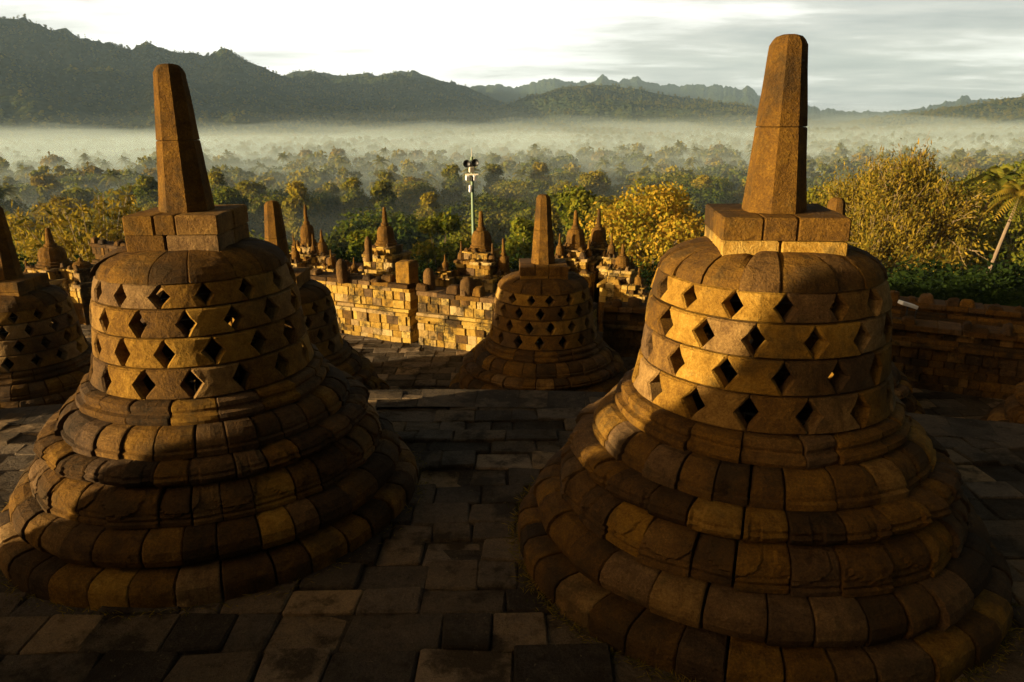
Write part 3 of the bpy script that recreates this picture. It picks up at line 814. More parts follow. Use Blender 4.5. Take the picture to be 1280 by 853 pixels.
HILLS['e'] = ridge_hill('hills', [(200, 172), (250, 160), (300, 149), (340, 139), (400, 139), (470, 149), (520, 158), (580, 170)], 1600, 1020, 2000, 12.4)
HILLS['f'] = ridge_hill('hills', [(1000, 158), (1090, 142), (1150, 136), (1170, 130), (1190, 126), (1208, 121), (1222, 125), (1235, 123), (1280, 130), (1400, 128), (1500, 140)], 5000, 3600, 5800, 15.1, 0.8, crest='far')
HILLS['g'] = ridge_hill('hills', [(960, 168), (1040, 158), (1100, 148), (1160, 141), (1200, 134), (1250, 124), (1280, 121), (1360, 110), (1480, 104), (1600, 130)], 2100, 1150, 2900, 17.8)
HILLS['h'] = ridge_hill('hills', [(400, 150), (440, 128), (500, 114), (545, 112), (590, 122), (640, 140), (690, 158)], 2700, 1400, 3300, 19.3)

# ------------------------------------------------------------------ air and mist
def vol_mat(name, col, dens, aniso=0.0):
    m = bpy.data.materials.new(name); m.use_nodes = True
    g = NT(m.node_tree); out = g.n('ShaderNodeOutputMaterial')
    v = g.n('ShaderNodeVolumePrincipled'); v.inputs['Color'].default_value = (*col, 1); v.inputs['Density'].default_value = dens
    v.inputs['Anisotropy'].default_value = aniso
    g.put(out.inputs['Volume'], v.outputs[0]); return m
HAZE_DENSITY = 0.000115
m = MB(); X0, X1, Y0, Y1, Z0, Z1 = -2700, 5400, -260, 6900, -36, 440
vs = [(x, y, z) for z in (Z0, Z1) for x, y in ((X0, Y0), (X1, Y0), (X1, Y1), (X0, Y1))]
m.add(vs, [(3, 2, 1, 0), (4, 5, 6, 7), (0, 1, 5, 4), (1, 2, 6, 5), (2, 3, 7, 6), (3, 0, 4, 7)])
tag(m.build('haze', vol_mat('haze_air', (0.50, 0.74, 1.0), HAZE_DENSITY)), kind='stuff')
MIST_KINDS = {}
def mist(cx, cy, rx, ry, z0, h, seed, rz=0.0, dens=0.002):
    M_MIST = MIST_KINDS.setdefault(dens, None) or vol_mat('mist_air', (0.77, 0.95, 1.0), dens); MIST_KINDS[dens] = M_MIST
    m = MB(); rows = []
    for i in range(13):
        v = i/12; el = v*math.pi/2
        q = []
        for j in range(56):
            a = 2*math.pi*j/56
            e = 1 + 0.28*nz((math.cos(a)*1.4, math.sin(a)*1.4, seed), 1.0, seed) + 0.14*nz((math.cos(a)*4, math.sin(a)*4, seed), 1.0, seed)
            x, y = rx*e*math.cos(el)*math.cos(a), ry*e*math.cos(el)*math.sin(a)
            z = h*math.sin(el)*(1 + 0.6*nz((x*0.007, y*0.007, seed), 1.0) + 0.3*nz((x*0.02, y*0.02, seed), 1.0))
            q.append((cx + x*math.cos(rz) - y*math.sin(rz), cy + x*math.sin(rz) + y*math.cos(rz), z0 + z))
        rows.append(q)
    m.grid(rows, 0.5, close=True)
    b = rows[0]; m.add([(cx, cy, z0)] + b, [(0, (j + 1) % 56 + 1, j + 1) for j in range(56)])
    tag(m.build('mist', M_MIST, smooth=False), kind='stuff')
mist(0, 540, 1050, 430, -33.5, 15, 3.0, dens=0.0034)
mist(50, 600, 1050, 420, -33.5, 21, 8.0, 0.05, dens=0.0022)
mist(0, 560, 1200, 470, -33.5, 29, 11.0, dens=0.0012)
mist(0, 860, 1500, 600, -33.5, 40, 12.0, dens=0.00012)
mist(-250, 370, 260, 190, -33.5, 19, 5.0, 0.2, dens=0.0034)
mist(-330, 520, 430, 230, -33.5, 23, 6.0, 0.1, dens=0.0024)
mist(-330, 640, 480, 260, -33.5, 26, 7.0, 0.1, dens=0.0012)
mist(0, 330, 760, 250, -33.5, 24, 13.0, dens=0.0007)
for i, (x_, y_, rx_, h_) in enumerate([(-120, 1080, 260, 26), (260, 1120, 330, 24), (520, 1100, 240, 30), (-520, 980, 300, 22), (60, 1250, 300, 30), (760, 1060, 260, 28)]):
    mist(x_, y_, rx_, 70, -33.5, h_, 40.0 + i, 0.1*(i - 2), dens=0.0018)
rm_ = random.Random(9)
for i in range(9):
    d = rm_.uniform(270, 640); a = rm_.uniform(-0.6, 0.62)
    mist(d*math.sin(a), d*math.cos(a), rm_.uniform(60, 150), rm_.uniform(40, 80), -33.5, rm_.uniform(13, 22), 20.0 + i, rm_.uniform(-.4, .4), dens=0.0025)

# ------------------------------------------------------------------ vegetation
def quads_mesh(name, P, tint, mat):
    """P: (n,4,3) leaf quads"""
    n = len(P)
    me = bpy.data.meshes.new(name)
    me.vertices.add(n*4); me.loops.add(n*4); me.polygons.add(n)
    me.vertices.foreach_set('co', P.reshape(-1).astype(np.float32))
    me.loops.foreach_set('vertex_index', np.arange(n*4, dtype=np.int32))
    me.polygons.foreach_set('loop_start', np.arange(0, n*4, 4, dtype=np.int32))
    me.update(calc_edges=True)
    a = me.attributes.new('tint', 'FLOAT', 'FACE'); a.data.foreach_set('value', tint.astype(np.float32))
    me.materials.append(mat); return me
def leaves(C, size, rg, aspect=1.7, droop=0.0, up=0.35, axis=None, out=None):
    n = len(C)
    N = rg.normal(size=(n, 3))
    if out is not None: N = N*0.8 + out
    N[:, 2] += up; N /= np.linalg.norm(N, axis=1)[:, None]
    U = rg.normal(size=(n, 3)) if axis is None else axis + rg.normal(size=(n, 3))*0.35
    U[:, 2] -= droop
    U -= (U*N).sum(1)[:, None]*N; U /= np.linalg.norm(U, axis=1)[:, None] + 1e-9
    W = np.cross(N, U)
    s = (size*rg.uniform(0.6, 1.35, n))[:, None]
    a, b = U*s*aspect/2, W*s/2
    return np.stack([C - a, C - a*0.1 - b, C + a, C - a*0.1 + b], 1)
def tube(mb, pts, rads, n=6, tint=0.5):
    rows = []
    for i, (p, r) in enumerate(zip(pts, rads)):
        p = Vector(p); d = (Vector(pts[min(i+1, len(pts)-1)]) - Vector(pts[max(i-1, 0)])).normalized()
        a = d.orthogonal().normalized() if abs(d.z) < 0.9 else Vector((1, 0, 0)).cross(d).normalized(); b = d.cross(a)
        rows.append([tuple(p + a*r*math.cos(2*math.pi*k/n) + b*r*math.sin(2*math.pi*k/n)) for k in range(n)])
    mb.grid(rows, tint, close=True)

def tree_meshes(seed, H=14.0, W=9.0, crown0=0.35, clumps=16, per=320, leaf=0.42, mat=None, bark=None, tilt=0.4, shape='round', tr=0.2, limbs=True, tint_base=0.45, spread=0.28):
    rg = np.random.default_rng(seed); rnd = random.Random(seed)
    mb = MB(); cs = []
    zc = H*crown0
    for i in range(clumps):
        for _ in range(40):
            t = rg.uniform(0, 1)
            if shape == 'round': w = math.sin(math.pi*(0.12 + 0.80*t))**0.8
            elif shape == 'umbrella': w = 0.4 + 0.6*math.sin(math.pi*min(1, 0.25 + 0.5*t)); t = 0.55 + 0.45*t
            else: w = (1 - 0.75*t)*0.9 + 0.1
            a = rg.uniform(0, 6.283); r = W/2*w*math.sqrt(rg.uniform(0.15, 1.0))*0.86
            c = np.array([r*math.cos(a), r*math.sin(a), zc + (H - zc)*(0.08 + 0.86*t)])
            if all(np.linalg.norm(c - q) > W*0.17 for q in cs): break
        cs.append(c)
    P, T = [], []
    for c in cs:
        rad = W*rg.uniform(0.12, 0.22)
        n = int(per*rg.uniform(0.6, 1.3))
        d = rg.normal(size=(n, 3)); d /= np.linalg.norm(d, axis=1)[:, None]
        r = rad*rg.uniform(0.25, 1.0, n)**0.45
        e = d*r[:, None]*np.array([1.15, 1.15, 0.75])
        e += rg.normal(size=(n, 3))*rad*0.16
        P.append(leaves(c + e, leaf, rg, droop=0.4, out=d)); T.append(np.clip(tint_base + rg.normal(0, 0.10) + rg.normal(0, spread*0.5, n), 0, 1))
    me_c = quads_mesh('crown', np.concatenate(P), np.concatenate(T), mat or M_LEAF)
    lean = (rnd.uniform(-tilt, tilt), rnd.uniform(-tilt, tilt))
    k = tr*H/14
    tp = [(0, 0, -0.6), (lean[0]*0.2, lean[1]*0.2, zc*0.5), (lean[0]*0.6, lean[1]*0.6, zc), (lean[0], lean[1], zc + (H - zc)*0.55)]
    tube(mb, tp, [k*1.3, k, k*0.8, k*0.3], 7)
    if limbs:
        for c in cs:
            z0 = zc*0.75 + (min(c[2], H*0.7) - zc*0.75)*rnd.uniform(0.1, 0.55)
            f = (z0 - zc*0.5)/(zc*0.5 + 1e-6) if z0 < zc else 1
            b = Vector((lean[0]*0.5, lean[1]*0.5, z0)); e = Vector(c)
            mid = b.lerp(e, 0.5) + Vector((rnd.uniform(-.3, .3), rnd.uniform(-.3, .3), rnd.uniform(-.6, .1)))
            tube(mb, [b, mid, e], [k*0.42, k*0.26, k*0.07], 5)
    me_t = mb.mesh('trunk'); me_t.materials.append(bark or M_BARK)
    return me_t, me_c
def palm_meshes(seed, H=15.0, fronds=22, L=3.4, lean=1.5, mat=None):
    rg = np.random.default_rng(seed); mb = MB()
    pts = [(lean*(t**1.7), 0.15*math.sin(3*t), H*t - (0.6 if t == 0 else 0)) for t in np.linspace(0, 1, 10)]
    tube(mb, pts, [0.20] + [0.15 - 0.05*t for t in np.linspace(0, 1, 9)], 8)
    me_t = mb.mesh('trunk'); me_t.materials.append(M_BARK)
    top = np.array(pts[-1]); Q, T = [], []
    for i in range(fronds):
        a = 2*math.pi*i/fronds*2.618 + rg.uniform(-.2, .2); el = rg.uniform(-0.3, 1.4); l = L*rg.uniform(0.8, 1.1)
        h = np.array([math.cos(a), math.sin(a), 0.0])
        prev = None; tt = rg.uniform(0.25, 0.75) + (0.2 if el < 0 else 0)
        for s in np.linspace(0, 1, 17):
            p = top + h*l*s*math.cos(el)*(1 - 0.12*s) + np.array([0, 0, 1.0])*(l*s*math.sin(el) - 0.75*l*s*s*(0.6 + 0.4*math.cos(el)))
            if prev is not None:
                d = p - prev; d /= np.linalg.norm(d); side = np.cross(d, [0, 0, 1.0]); side /= np.linalg.norm(side) + 1e-6
                wl = 0.62*l/3.4*math.sin(math.pi*min(1, 0.14 + 0.86*s))**0.6
                for sg in (-1, 1):
                    tip = p + side*sg*wl + d*0.28*wl - np.array([0, 0, 0.55*wl])
                    q = d*0.085*l/3.4
                    Q.append([p - q, tip - q*0.3, tip + q*0.3, p + q]); T.append(tt + rg.normal(0, 0.08))
            prev = p
    me_c = quads_mesh('crown', np.array(Q), np.clip(np.array(T), 0, 1), mat or M_PALM)
    return me_t, me_c
def fit_height(meshes, H):
    top = float(np.percentile([v.co.z for v in meshes[1].vertices], 98.5))
    for me in meshes:
        for v in me.vertices: v.co.z *= H/top
    return meshes
def put_tree(name, meshes, loc, rz, s, label, group=None, cat='tree'):
    root = empty(name, loc, rz, s)
    tag(root, label, cat, group)
    for nm, me in zip(('trunk', 'crown'), meshes):
        o = bpy.data.objects.new(nm, me); COL.objects.link(o); o.parent = root
    return root
def top_at(px, py, dist):
    """foot position and height of a tree whose top shows at a pixel"""
    p = at(px, py, dist); gz = ground_z(p.x, p.y)
    return (p.x, p.y, gz), p.z - gz

# --- the trees one can point to
loc, H = top_at(812, 236, 52)
put_tree('yellow_tree', tree_meshes(201, H, 8.6, 0.46, 36, 620, 0.17, M_YELLOW, M_PALEBARK, tint_base=0.76, spread=0.5), loc, 0.4, 1, 'bright yellow-leaved tree behind the wall left of the largest stupa')
loc, H = top_at(552, 262, 50)
put_tree('leafy_tree', tree_meshes(202, H, 4.2, 0.5, 16, 330, 0.20, M_YELLOW, M_PALEBARK, tint_base=0.3, spread=0.5), loc, 1.4, 1, 'yellow-green leafy tree between the two sunlit stepped towers')
loc, H = top_at(725, 232, 62)
put_tree('leafy_tree', tree_meshes(203, H, 5.6, 0.4, 20, 330, 0.24, M_YELLOW, M_PALEBARK, tint_base=0.18, spread=0.4, shape='cone'), loc, 2.2, 1, 'green pointed tree with yellow edges behind the pinnacle of the middle stupa')
loc, H = top_at(655, 262, 58)
put_tree('leafy_tree', tree_meshes(204, H, 5.0, 0.4, 18, 330, 0.24, M_YELLOW, M_PALEBARK, tint_base=0.08, spread=0.35), loc, 0.2, 1, 'dark green tree with pale stems directly left of the middle stupa pinnacle')
loc, H = top_at(455, 285, 52)
put_tree('leafy_tree', tree_meshes(205, H, 4.6, 0.45, 15, 330, 0.22, M_YELLOW, M_BARK, tint_base=0.15, spread=0.4), loc, 3.2, 1, 'small yellow-green tree left of the sunlit tower on the taller lit wall')

def golden_tree(seed, H, W, z0):
    """open crown of many fine upswept branches with thin dry leaves"""
    rg = np.random.default_rng(seed); rnd = random.Random(seed); mb = MB(); P, T = [], []
    def grow(p, d, L, r, lv):
        pts = [p]; q = p
        for i in range(4):
            d = (d + Vector((rnd.gauss(0, .16), rnd.gauss(0, .16), rnd.gauss(0.03, .10)))).normalized(); q = q + d*L/4; pts.append(q)
        tube(mb, pts, [r, r*0.9, r*0.8, r*0.7, r*0.55], 5 if lv < 2 else 3)
        if lv == 4:
            return
        if lv >= 2:
            n = 60 if lv == 2 else 110
            C = np.array([tuple(pts[1].lerp(pts[-1], rnd.random()) + Vector((rnd.gauss(0, .42), rnd.gauss(0, .42), rnd.gauss(0, .36)))) for _ in range(n)])
            P.append(leaves(C, 0.085, rg, 3.2, 0.2, axis=np.tile(np.array(d), (n, 1)))); T.append(np.clip(rg.normal(0.55, 0.22, n), 0, 1))
        for i in range(4 if lv < 3 else 3):
            b = pts[1].lerp(pts[-1], rnd.uniform(0.15, 1.0))
            nd = (d + Vector((rnd.gauss(0, .62), rnd.gauss(0, .62), rnd.gauss(0.12, .45)))).normalized()
            grow(b, nd, L*rnd.uniform(0.55, 0.78), r*0.58, lv + 1)
    tube(mb, [(0, 0, -0.6), (0.1, 0, z0*0.5), (0, 0, z0)], [0.32, 0.26, 0.22], 8)
    for k in range(8):
        a = 2*math.pi*k/8 + rnd.uniform(-.3, .3)
        grow(Vector((0, 0, z0*rnd.uniform(0.7, 1.0))), Vector((math.cos(a)*0.75, math.sin(a)*0.75, rnd.uniform(0.35, 1.2))).normalized(), W*0.36, 0.11, 0)
    me_t = mb.mesh('trunk'); me_t.materials.append(M_TWIG)
    return me_t, quads_mesh('crown', np.concatenate(P), np.concatenate(T), M_GOLD)
loc, H = top_at(1116, 210, 58)
put_tree('golden_tree', fit_height(golden_tree(211, H, 10.0, H*0.50), H), loc, 0.3, 1.0, 'big bushy golden tree with fine leaves and branches, right of the largest bell')
loc, H = top_at(1066, 262, 70)
put_tree('golden_tree', fit_height(golden_tree(212, H, 9, H*0.6), H), loc, 1.3, 1.0, 'smaller golden thin-leaved tree beside the pinnacle of the largest stupa')
# feathery golden clump behind the second stupa
def bamboo_meshes(seed, H, W):
    rg = np.random.default_rng(seed); rnd = random.Random(seed); mb = MB(); P, T = [], []
    for i in range(60):
        a = rnd.uniform(0, 6.28); l = H*rnd.uniform(0.7, 1.0); o = W/2*rnd.uniform(0.3, 1.0)
        pts = [Vector((0.25*o*math.cos(a)*(1 + 3*t*t*0.9), 0.25*o*math.sin(a)*(1 + 3*t*t*0.9), l*(t - 0.22*t*t*t))) for t in np.linspace(0, 1, 9)]
        tube(mb, pts, list(np.linspace(0.06, 0.015, 9)), 4)
        n = 150
        C = []; D = []
        for _ in range(n):
            t = rnd.uniform(0.4, 1); k = min(7, int(t*8)); d = (pts[k+1] - pts[k]).normalized()
            C.append(tuple(pts[k].lerp(pts[k+1], rnd.random()) + Vector((rnd.gauss(0, .30), rnd.gauss(0, .30), rnd.gauss(-.08, .24))))); D.append(tuple(d + Vector((0, 0, -0.5))))
        P.append(leaves(np.array(C), 0.11, rg, 4.2, 0.3, axis=np.array(D))); T.append(np.clip(rg.normal(0.5, 0.2, n), 0, 1))
    me_t = mb.mesh('stems'); me_t.materials.append(M_PALEBARK)
    return me_t, quads_mesh('crown', np.concatenate(P), np.concatenate(T), M_GOLD)
loc, H = top_at(108, 262, 48)
put_tree('bamboo_clump', fit_height(bamboo_meshes(221, H, 8.0), H), loc, 0, 1, 'feathery golden bamboo clump behind the second largest stupa, above the broken dark tower', None, 'bamboo')
loc, H = top_at(40, 285, 56)
put_tree('bamboo_clump', fit_height(bamboo_meshes(222, H, 7.0), H), loc, 1, 1, 'duller feathery bamboo clump behind the dark stepped tower near the frame edge', None, 'bamboo')

p = at(1218, 345, 60); gz = ground_z(p.x, p.y); tp = at(1247, 228, 60)
put_tree('palm_tree', palm_meshes(231, tp.z - gz, 34, 2.7, 3.6), (tp.x - 3.6, tp.y, gz), 0, 1, 'tall coconut palm with a sunlit yellow crown on a leaning trunk', None, 'palm')
tp = at(1277, 243, 55); gz = ground_z(tp.x, tp.y)
put_tree('palm_tree', palm_meshes(232, tp.z - gz, 30, 2.4, 2.8, M_GOLD), (tp.x - 2.8, tp.y, gz), 0, 1, 'brown-leaved palm on a dark leaning trunk at the edge of the frame', None, 'palm')
tp = at(1222, 262, 64); gz = ground_z(tp.x, tp.y)
put_tree('slender_tree', tree_meshes(233, tp.z - gz, 2.2, 0.72, 9, 150, 0.22, M_LEAF, M_PALEBARK, tint_base=0.7, tr=0.09), (tp.x, tp.y, gz), 0, 1, 'slender tree with thin pale stems and small tufts of leaves left of the tall palm')
# low dark trees close under the shaded wall
gd = 'dark trees below the shaded gallery wall'
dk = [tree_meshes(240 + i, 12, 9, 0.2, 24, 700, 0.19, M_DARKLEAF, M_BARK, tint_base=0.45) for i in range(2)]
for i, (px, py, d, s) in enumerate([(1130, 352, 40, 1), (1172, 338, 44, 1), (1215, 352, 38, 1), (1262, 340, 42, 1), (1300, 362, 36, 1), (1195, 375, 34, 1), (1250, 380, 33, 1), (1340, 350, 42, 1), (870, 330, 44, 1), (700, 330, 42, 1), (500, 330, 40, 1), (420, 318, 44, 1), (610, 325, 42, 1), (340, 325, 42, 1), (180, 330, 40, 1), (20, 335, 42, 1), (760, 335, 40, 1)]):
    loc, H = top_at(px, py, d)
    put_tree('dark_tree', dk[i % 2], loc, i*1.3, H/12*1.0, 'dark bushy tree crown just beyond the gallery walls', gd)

# --- the valley forest: nearest trees one by one, the rest as one wood
rg = np.random.default_rng(77)
PROTO = [('broadleaf_tree', tree_meshes(301, 14, 10, 0.3, 26, 420, 0.36, M_LEAF, tint_base=0.48)),
         ('broadleaf_tree', tree_meshes(302, 15, 8, 0.34, 22, 420, 0.34, M_LEAF, tint_base=0.56)),
         ('broadleaf_tree', tree_meshes(303, 13, 12, 0.4, 26, 400, 0.36, M_LEAF, tint_base=0.42, shape='umbrella')),
         ('broadleaf_tree', tree_meshes(304, 16, 7, 0.25, 22, 420, 0.33, M_LEAF, M_PALEBARK, tint_base=0.58, shape='cone')),
         ('golden_leaf_tree', tree_meshes(305, 14, 8.5, 0.35, 22, 400, 0.32, M_GOLD, M_PALEBARK, tint_base=0.5)),
         ('palm_tree', palm_meshes(306, 14, 20, 3.6, 1.0)),
         ('palm_tree', palm_meshes(307, 12, 18, 3.4, -0.8))]
LAB = {'broadleaf_tree': ('green broadleaf tree in the valley wood between the temple and the mist', 'broadleaf trees in the valley wood', 'tree'),
       'golden_leaf_tree': ('golden brown broadleaf tree among the green ones in the valley wood', 'golden trees in the valley wood', 'tree'),
       'palm_tree': ('coconut palm rising among the broadleaf trees of the valley wood', 'palms in the valley wood', 'palm')}
pts = []
cell = {}
def far_enough(x, y, d):
    k = (int(x//d), int(y//d))
    for i in (-1, 0, 1):
        for j in (-1, 0, 1):
            for q in cell.get((k[0]+i, k[1]+j, d), ()):
                if (q[0]-x)**2 + (q[1]-y)**2 < d*d: return False
    cell.setdefault((k[0], k[1], d), []).append((x, y)); return True
for _ in range(70000):
    d = math.sqrt(rg.uniform(72**2, 1250**2)) if rg.random() < 0.75 else rg.uniform(72, 350)
    az = rg.uniform(-0.80, 0.76)
    x, y = d*math.sin(az), d*math.cos(az)
    sp = 8.5 if d < 420 else 10.5
    # open fields at left
    if d > 250 and mnoise.noise(Vector((x*0.006 + 3, y*0.004, 1.7))) > (0.10 if az < -0.28 else 0.32): continue
    if far_enough(x, y, sp): pts.append((d, az, x, y))
pts.sort()
NEAR = 262
wood_pts = []; n_near = 0
for i, (d, az, x, y) in enumerate(pts):
    u = rg.random(); v = 5 + int(rg.random() < 0.5) if u < 0.13 else (4 if u < 0.21 else int(rg.integers(0, 4)))
    s = rg.uniform(0.75, 1.4); 
    if d < 110: s *= 0.85
    if d > 420: s *= 0.8
    gz = ground_z(x, y)
    if n_near < NEAR and -0.66 < az < 0.66:
        n_near += 1
        nm, ms = PROTO[v]; lab, grp, cat = LAB[nm]
        put_tree(nm, ms, (x, y, gz), rg.uniform(0, 6.28), s, lab, grp, cat)
    else: wood_pts.append((x, y, gz, rg.uniform(0, 6.28), s, v))

gr_ = 'tall trees beyond the golden tree'
TALL = [tree_meshes(320, 28, 14, 0.35, 40, 560, 0.30, M_LEAF, M_PALEBARK, tint_base=0.62), tree_meshes(321, 28, 11, 0.30, 34, 560, 0.28, M_LEAF, M_PALEBARK, tint_base=0.70, shape='cone')]
for i, (px, py, d, v) in enumerate([(1160, 204, 110, 0), (1030, 236, 95, 1), (1205, 226, 92, 1), (1240, 214, 125, 0), (1285, 208, 115, 1), (1095, 218, 115, 0), (1000, 238, 125, 0)]):
    loc, H = top_at(px, py, d)
    put_tree('broadleaf_tree', TALL[v], loc, i*1.1, H/28, 'tall leafy tree standing behind the golden tree and the palms', gr_)
# light versions of the trees for the far wood and the hill forest
def one_mesh_tree(seed, H, W, n, leaf, crown0, mat, tb, shape='round'):
    t_, c_ = tree_meshes(seed, H, W, crown0, 12, n//12, leaf, mat, tint_base=tb, shape=shape, limbs=False, spread=0.3)
    o = bpy.data.objects.new('wood_tree', c_); return o
FAR_COL = bpy.data.collections.new('wood_tree_kinds')
far_objs = [one_mesh_tree(401, 14, 10, 1100, 0.75, 0.25, M_LEAF, 0.50), one_mesh_tree(402, 15, 8, 1000, 0.7, 0.25, M_LEAF, 0.58), one_mesh_tree(403, 13, 12, 1100, 0.75, 0.35, M_LEAF, 0.46, 'umbrella'),
            one_mesh_tree(404, 16, 7, 800, 0.75, 0.2, M_LEAF, 0.6, 'cone'), one_mesh_tree(405, 14, 8.5, 800, 0.75, 0.3, M_GOLD, 0.5)]
for i, o in enumerate(far_objs): o.name = 'wood_tree_%d' % i; FAR_COL.objects.link(o)
po = bpy.data.objects.new('wood_palm_5', PROTO[5][1][1]); FAR_COL.objects.link(po)
po = bpy.data.objects.new('wood_palm_6', PROTO[6][1][1]); FAR_COL.objects.link(po)

gng = bpy.data.node_groups.new('scatter_trees', 'GeometryNodeTree')
gng.interface.new_socket('Geometry', in_out='INPUT', socket_type='NodeSocketGeometry'); gng.interface.new_socket('Geometry', in_out='OUTPUT', socket_type='NodeSocketGeometry')
gi = gng.nodes.new('NodeGroupInput'); go = gng.nodes.new('NodeGroupOutput')
ip = gng.nodes.new('GeometryNodeInstanceOnPoints'); ci = gng.nodes.new('GeometryNodeCollectionInfo')
ci.inputs['Collection'].default_value = FAR_COL; ci.inputs['Separate Children'].default_value = True; ci.inputs['Reset Children'].default_value = True
ip.inputs['Pick Instance'].default_value = True
def named(nm, typ):
    a = gng.nodes.new('GeometryNodeInputNamedAttribute'); a.data_type = typ; a.inputs['Name'].default_value = nm; return a.outputs[0]
L_ = gng.links.new
L_(gi.outputs[0], ip.inputs['Points']); L_(ci.outputs[0], ip.inputs['Instance']); L_(named('variant', 'INT'), ip.inputs['Instance Index'])
L_(named('size', 'FLOAT'), ip.inputs['Scale'])
cx_ = gng.nodes.new('ShaderNodeCombineXYZ'); L_(named('turn', 'FLOAT'), cx_.inputs[2]); L_(cx_.outputs[0], ip.inputs['Rotation'])
L_(ip.outputs[0], go.inputs[0])
def scatter(name, P):
    P = np.array(P, float); me = bpy.data.meshes.new(name)
    me.vertices.add(len(P)); me.vertices.foreach_set('co', P[:, :3].reshape(-1).astype(np.float32))
    for nm, typ, col in (('turn', 'FLOAT', 3), ('size', 'FLOAT', 4), ('variant', 'INT', 5)):
        a = me.attributes.new(nm, typ, 'POINT'); a.data.foreach_set('value', P[:, col].astype(np.int32 if typ == 'INT' else np.float32))
    o = bpy.data.objects.new(name, me); COL.objects.link(o)
    md = o.modifiers.new('scatter', 'NODES'); md.node_group = gng
    return tag(o, kind='stuff')
scatter('valley_wood', wood_pts)
hp = []
for k, n in (('a', 9000), ('d', 4500), ('e', 3500), ('g', 4500), ('h', 2500), ('b', 3000)):
    V = HILLS[k]; r_, c_, _ = V.shape
    for _ in range(n):
        i, j = rg.uniform(0, r_ - 1.001), rg.uniform(0, c_ - 1.001)
        a, b = int(i), int(j); fi, fj = i - a, j - b
        p = (V[a, b]*(1-fi) + V[a+1, b]*fi)*(1-fj) + (V[a, b+1]*(1-fi) + V[a+1, b+1]*fi)*fj
        hp.append((p[0], p[1], p[2] - 2.0, rg.uniform(0, 6.28), rg.uniform(0.4, 0.75), int(rg.integers(0, 4))))
scatter('hill_forest', hp)

# ------------------------------------------------------------------ floodlight mast beyond the wall
M_GREEN = plain('green_painted_steel', (0.16, 0.24, 0.13), 0.5, 0.0, 0.1)
M_CREAM = plain('cream_painted_metal', (0.75, 0.68, 0.52), 0.5)
M_BLACK = plain('black_metal', (0.02, 0.02, 0.02), 0.5)
M_WHITE = plain('white_painted_metal', (0.82, 0.82, 0.80), 0.5, 0, 0.03)
def box(mb, c, s, rz=0.0, rx=0.0, tint=0.5):
    M = Matrix.Translation(c) @ Matrix.Rotation(rz, 4, 'Z') @ Matrix.Rotation(rx, 4, 'X')
    b = 0.12*min(s); vs = []
    for z, e in ((-s[2]/2, b), (-s[2]/2 + b, 0), (s[2]/2 - b, 0), (s[2]/2, b)):
        X, Y = s[0]/2 - e, s[1]/2 - e
        for sx, sy, q in ((-1, -1, 0), (-1, -1, 1), (1, -1, 1), (1, -1, 0), (1, 1, 0), (1, 1, 1), (-1, 1, 1), (-1, 1, 0)):
            vs.append(tuple(M @ Vector((sx*(X - (b if q else 0)), sy*(Y - (0 if q else b)), z))))
    fs = [(i*8 + j, i*8 + (j+1) % 8, i*8 + 8 + (j+1) % 8, i*8 + 8 + j) for i in range(3) for j in range(8)]
    fs += [tuple(range(7, -1, -1)), tuple(range(24, 32))]
    mb.add(vs, fs, tint)
dm = 26.0
p0, p1 = at(592, 300, dm), at(590.5, 196, dm); kk = (p1 - Vector((0, 0, EYE))).length/F_PX
root = empty('floodlight_mast', (p0.x, p0.y, -4.0)); tag(root, 'thin green mast topped by two round black floodlights and cream boxes', 'mast')
hh = p1.z + 4.0
m = MB(); tube(m, [(0, 0, 0), (0, 0, hh*0.6), (0, 0, hh)], [0.075, 0.06, 0.05], 10); m.build('pole', M_GREEN, root, True)
m = MB(); tube(m, [(0, 0, hh), (0, 0, hh + 10*kk)], [0.012, 0.008], 6); m.build('lightning_rod', M_CREAM, root, True)
def zpx(y): return hh - (y - 196)*kk
m = MB(); box(m, (0, -0.05, zpx(217)), (16*kk, 0.05, 0.05)); box(m, (0, -0.05, zpx(206)), (14*kk, 0.05, 0.05)); m.build('crossarm', M_CREAM, root)
for dx, yy in ((-6.0, 204), (4.2, 203)):
    mm = MB(); c = Vector((dx*kk, -0.08, zpx(yy))); r = 4.5*kk
    rows = []
    for (f, y) in ((0.35, 0.16), (0.8, 0.10), (1.0, 0.0), (1.0, -0.08), (0.93, -0.10), (0.88, -0.06), (0.01, -0.05)):
        rows.append([(c.x + r*f*math.cos(a), c.y + y, c.z + r*f*math.sin(a)) for a in np.linspace(0, 2*math.pi, 21)[:-1]])
    mm.grid(rows, close=True, flip=True); mm.build('floodlight', M_BLACK, root, True)
for dx, yy, w, h_, mt in ((-0.5, 211, 6, 7, M_CREAM), (-5.5, 221, 4.6, 6, M_WHITE), (3.2, 221, 3.6, 6, M_WHITE), (0, 222, 3.5, 6, M_BLACK), (-2, 232, 3.4, 4.5, M_WHITE), (-2.6, 236, 2.6, 4, M_WHITE)):
    mm = MB(); box(mm, (dx*kk, -0.10, zpx(yy)), (w*kk, 0.14, h_*kk), 0.3, 0.15); mm.build('equipment_box', mt, root)

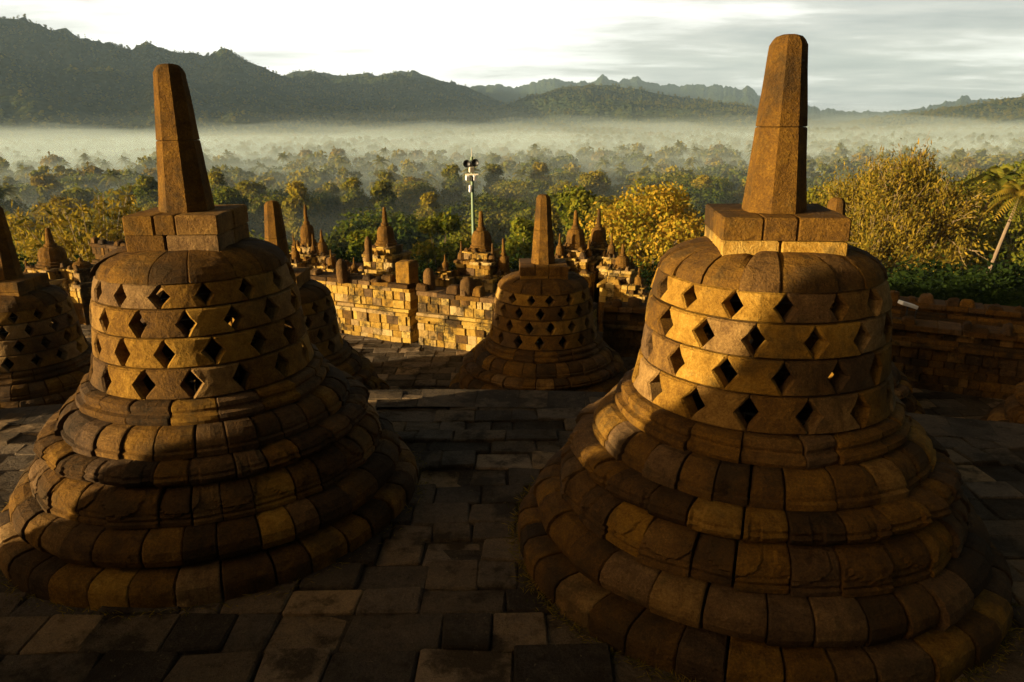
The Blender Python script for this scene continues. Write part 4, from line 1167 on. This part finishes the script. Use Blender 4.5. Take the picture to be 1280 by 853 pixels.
# tilted white floodlight fitting on a post behind the shaded wall
p = at(1135, 381, 17.5); kk = (p - Vector((0, 0, EYE))).length/F_PX
root = empty('floodlight_post', (p.x, p.y, -2.4)); tag(root, 'small tilted white lamp fitting on a thin post above the shaded wall', 'lamp')
h_ = p.z + 2.4
m = MB(); tube(m, [(0.0, 0, 0), (0, 0, h_ - 0.05)], [0.02, 0.018], 8); tube(m, [(0.16, 0, h_ - 0.55), (0.2, 0, h_ - 0.12)], [0.015, 0.015], 6); m.build('post', M_BLACK, root)
m = MB()
M4 = Matrix.Rotation(R_(18), 4, 'Y')
b2 = MB(); box(b2, (0, 0, 0), (20*kk, 0.18, 0.075), 0.1, 0.0); b2.v = [tuple(M4 @ Vector(v) + Vector((0, 0, h_))) for v in b2.v]; b2.build('lamp_housing', M_WHITE, root)

# ------------------------------------------------------------------ houses far off in the mist
M_ROOF = plain('clay_roof', (0.42, 0.20, 0.12), 0.8, 0, 0.15, 1.0); M_HWALL = plain('white_house_wall', (0.78, 0.74, 0.66), 0.8, 0, 0.05, 1.0); M_DARK = plain('dark_opening', (0.03, 0.03, 0.03))
def house(px, py, dist, w, l, h, rz, label):
    p = at(px, py, dist); root = empty('house', (p.x, p.y, p.z), rz); tag(root, label, 'house', None)
    m = MB(); m.add([(x*w/2, y*l/2, z) for z in (-14, h) for x, y in ((-1, -1), (1, -1), (1, 1), (-1, 1))], [(0, 1, 5, 4), (1, 2, 6, 5), (2, 3, 7, 6), (3, 0, 4, 7), (4, 5, 6, 7)]); m.build('wall', M_HWALL, root)
    m = MB(); e = 1.12; m.add([(-w/2*e, -l/2*e, h + 0.05), (w/2*e, -l/2*e, h + 0.05), (w/2*e, l/2*e, h + 0.05), (-w/2*e, l/2*e, h + 0.05), (-w/2*0.7, 0, h + l*0.34), (w/2*0.7, 0, h + l*0.34)], [(0, 1, 5, 4), (2, 3, 4, 5), (0, 4, 3), (1, 2, 5), (3, 2, 1, 0)]); m.build('roof', M_ROOF, root)
    for x in (-0.28, 0.0, 0.28):
        m = MB(); box(m, (x*w, -l/2 - 0.02, h*0.5), (w*0.13, 0.08, h*0.4)); m.build('window', M_DARK, root)
house(433, 198, 640, 12, 8, 4, 0.2, 'white walled house alone in the mist right of the second stupa pinnacle')
house(455, 200, 620, 8, 7, 3, 0.6, 'small pale house just right of the lone white house in the mist')
house(497, 183, 900, 16, 9, 5, -0.1, 'long house with a clay roof at the foot of the hills, in thin mist')
house(518, 187, 860, 9, 8, 4, 0.4, 'low house below the long clay-roofed house at the foot of the hills')
house(47, 238, 340, 4.5, 4, 2.2, 0.3, 'little clay-roofed house in the misty fields near the frame edge')

# ------------------------------------------------------------------ small litter: dry grass round the stupa feet
def litter(name, cx, cy, r, n, seed, a0=0.0, a1=6.283):
    rnd = random.Random(seed); m = MB()
    for _ in range(n):
        a = rnd.uniform(a0, a1); q = r + abs(rnd.gauss(0, 0.05)) + 0.005
        p = Vector((cx + q*math.cos(a), cy + q*math.sin(a), 0.012)); b = rnd.uniform(0, 6.28); L = rnd.uniform(0.02, 0.09)
        d = Vector((math.cos(b), math.sin(b), rnd.uniform(-.05, 0.5))).normalized()*L; w = Vector((-d.y, d.x, 0)).normalized()*0.0025
        m.add([p - w, p + w, p + d*0.5 + w*0.8 + Vector((0, 0, .004)), p + d, p + d*0.5 - w*0.8 + Vector((0, 0, .004))], [(0, 1, 2, 3, 4)], rnd.random())
    tag(m.build(name, M_GOLD), kind='stuff')
litter('dry_grass', 1.997, 5.739, 1.955, 1500, 1, R_(120), R_(330)); litter('dry_grass', -2.83, 6.611, 1.875, 700, 2)
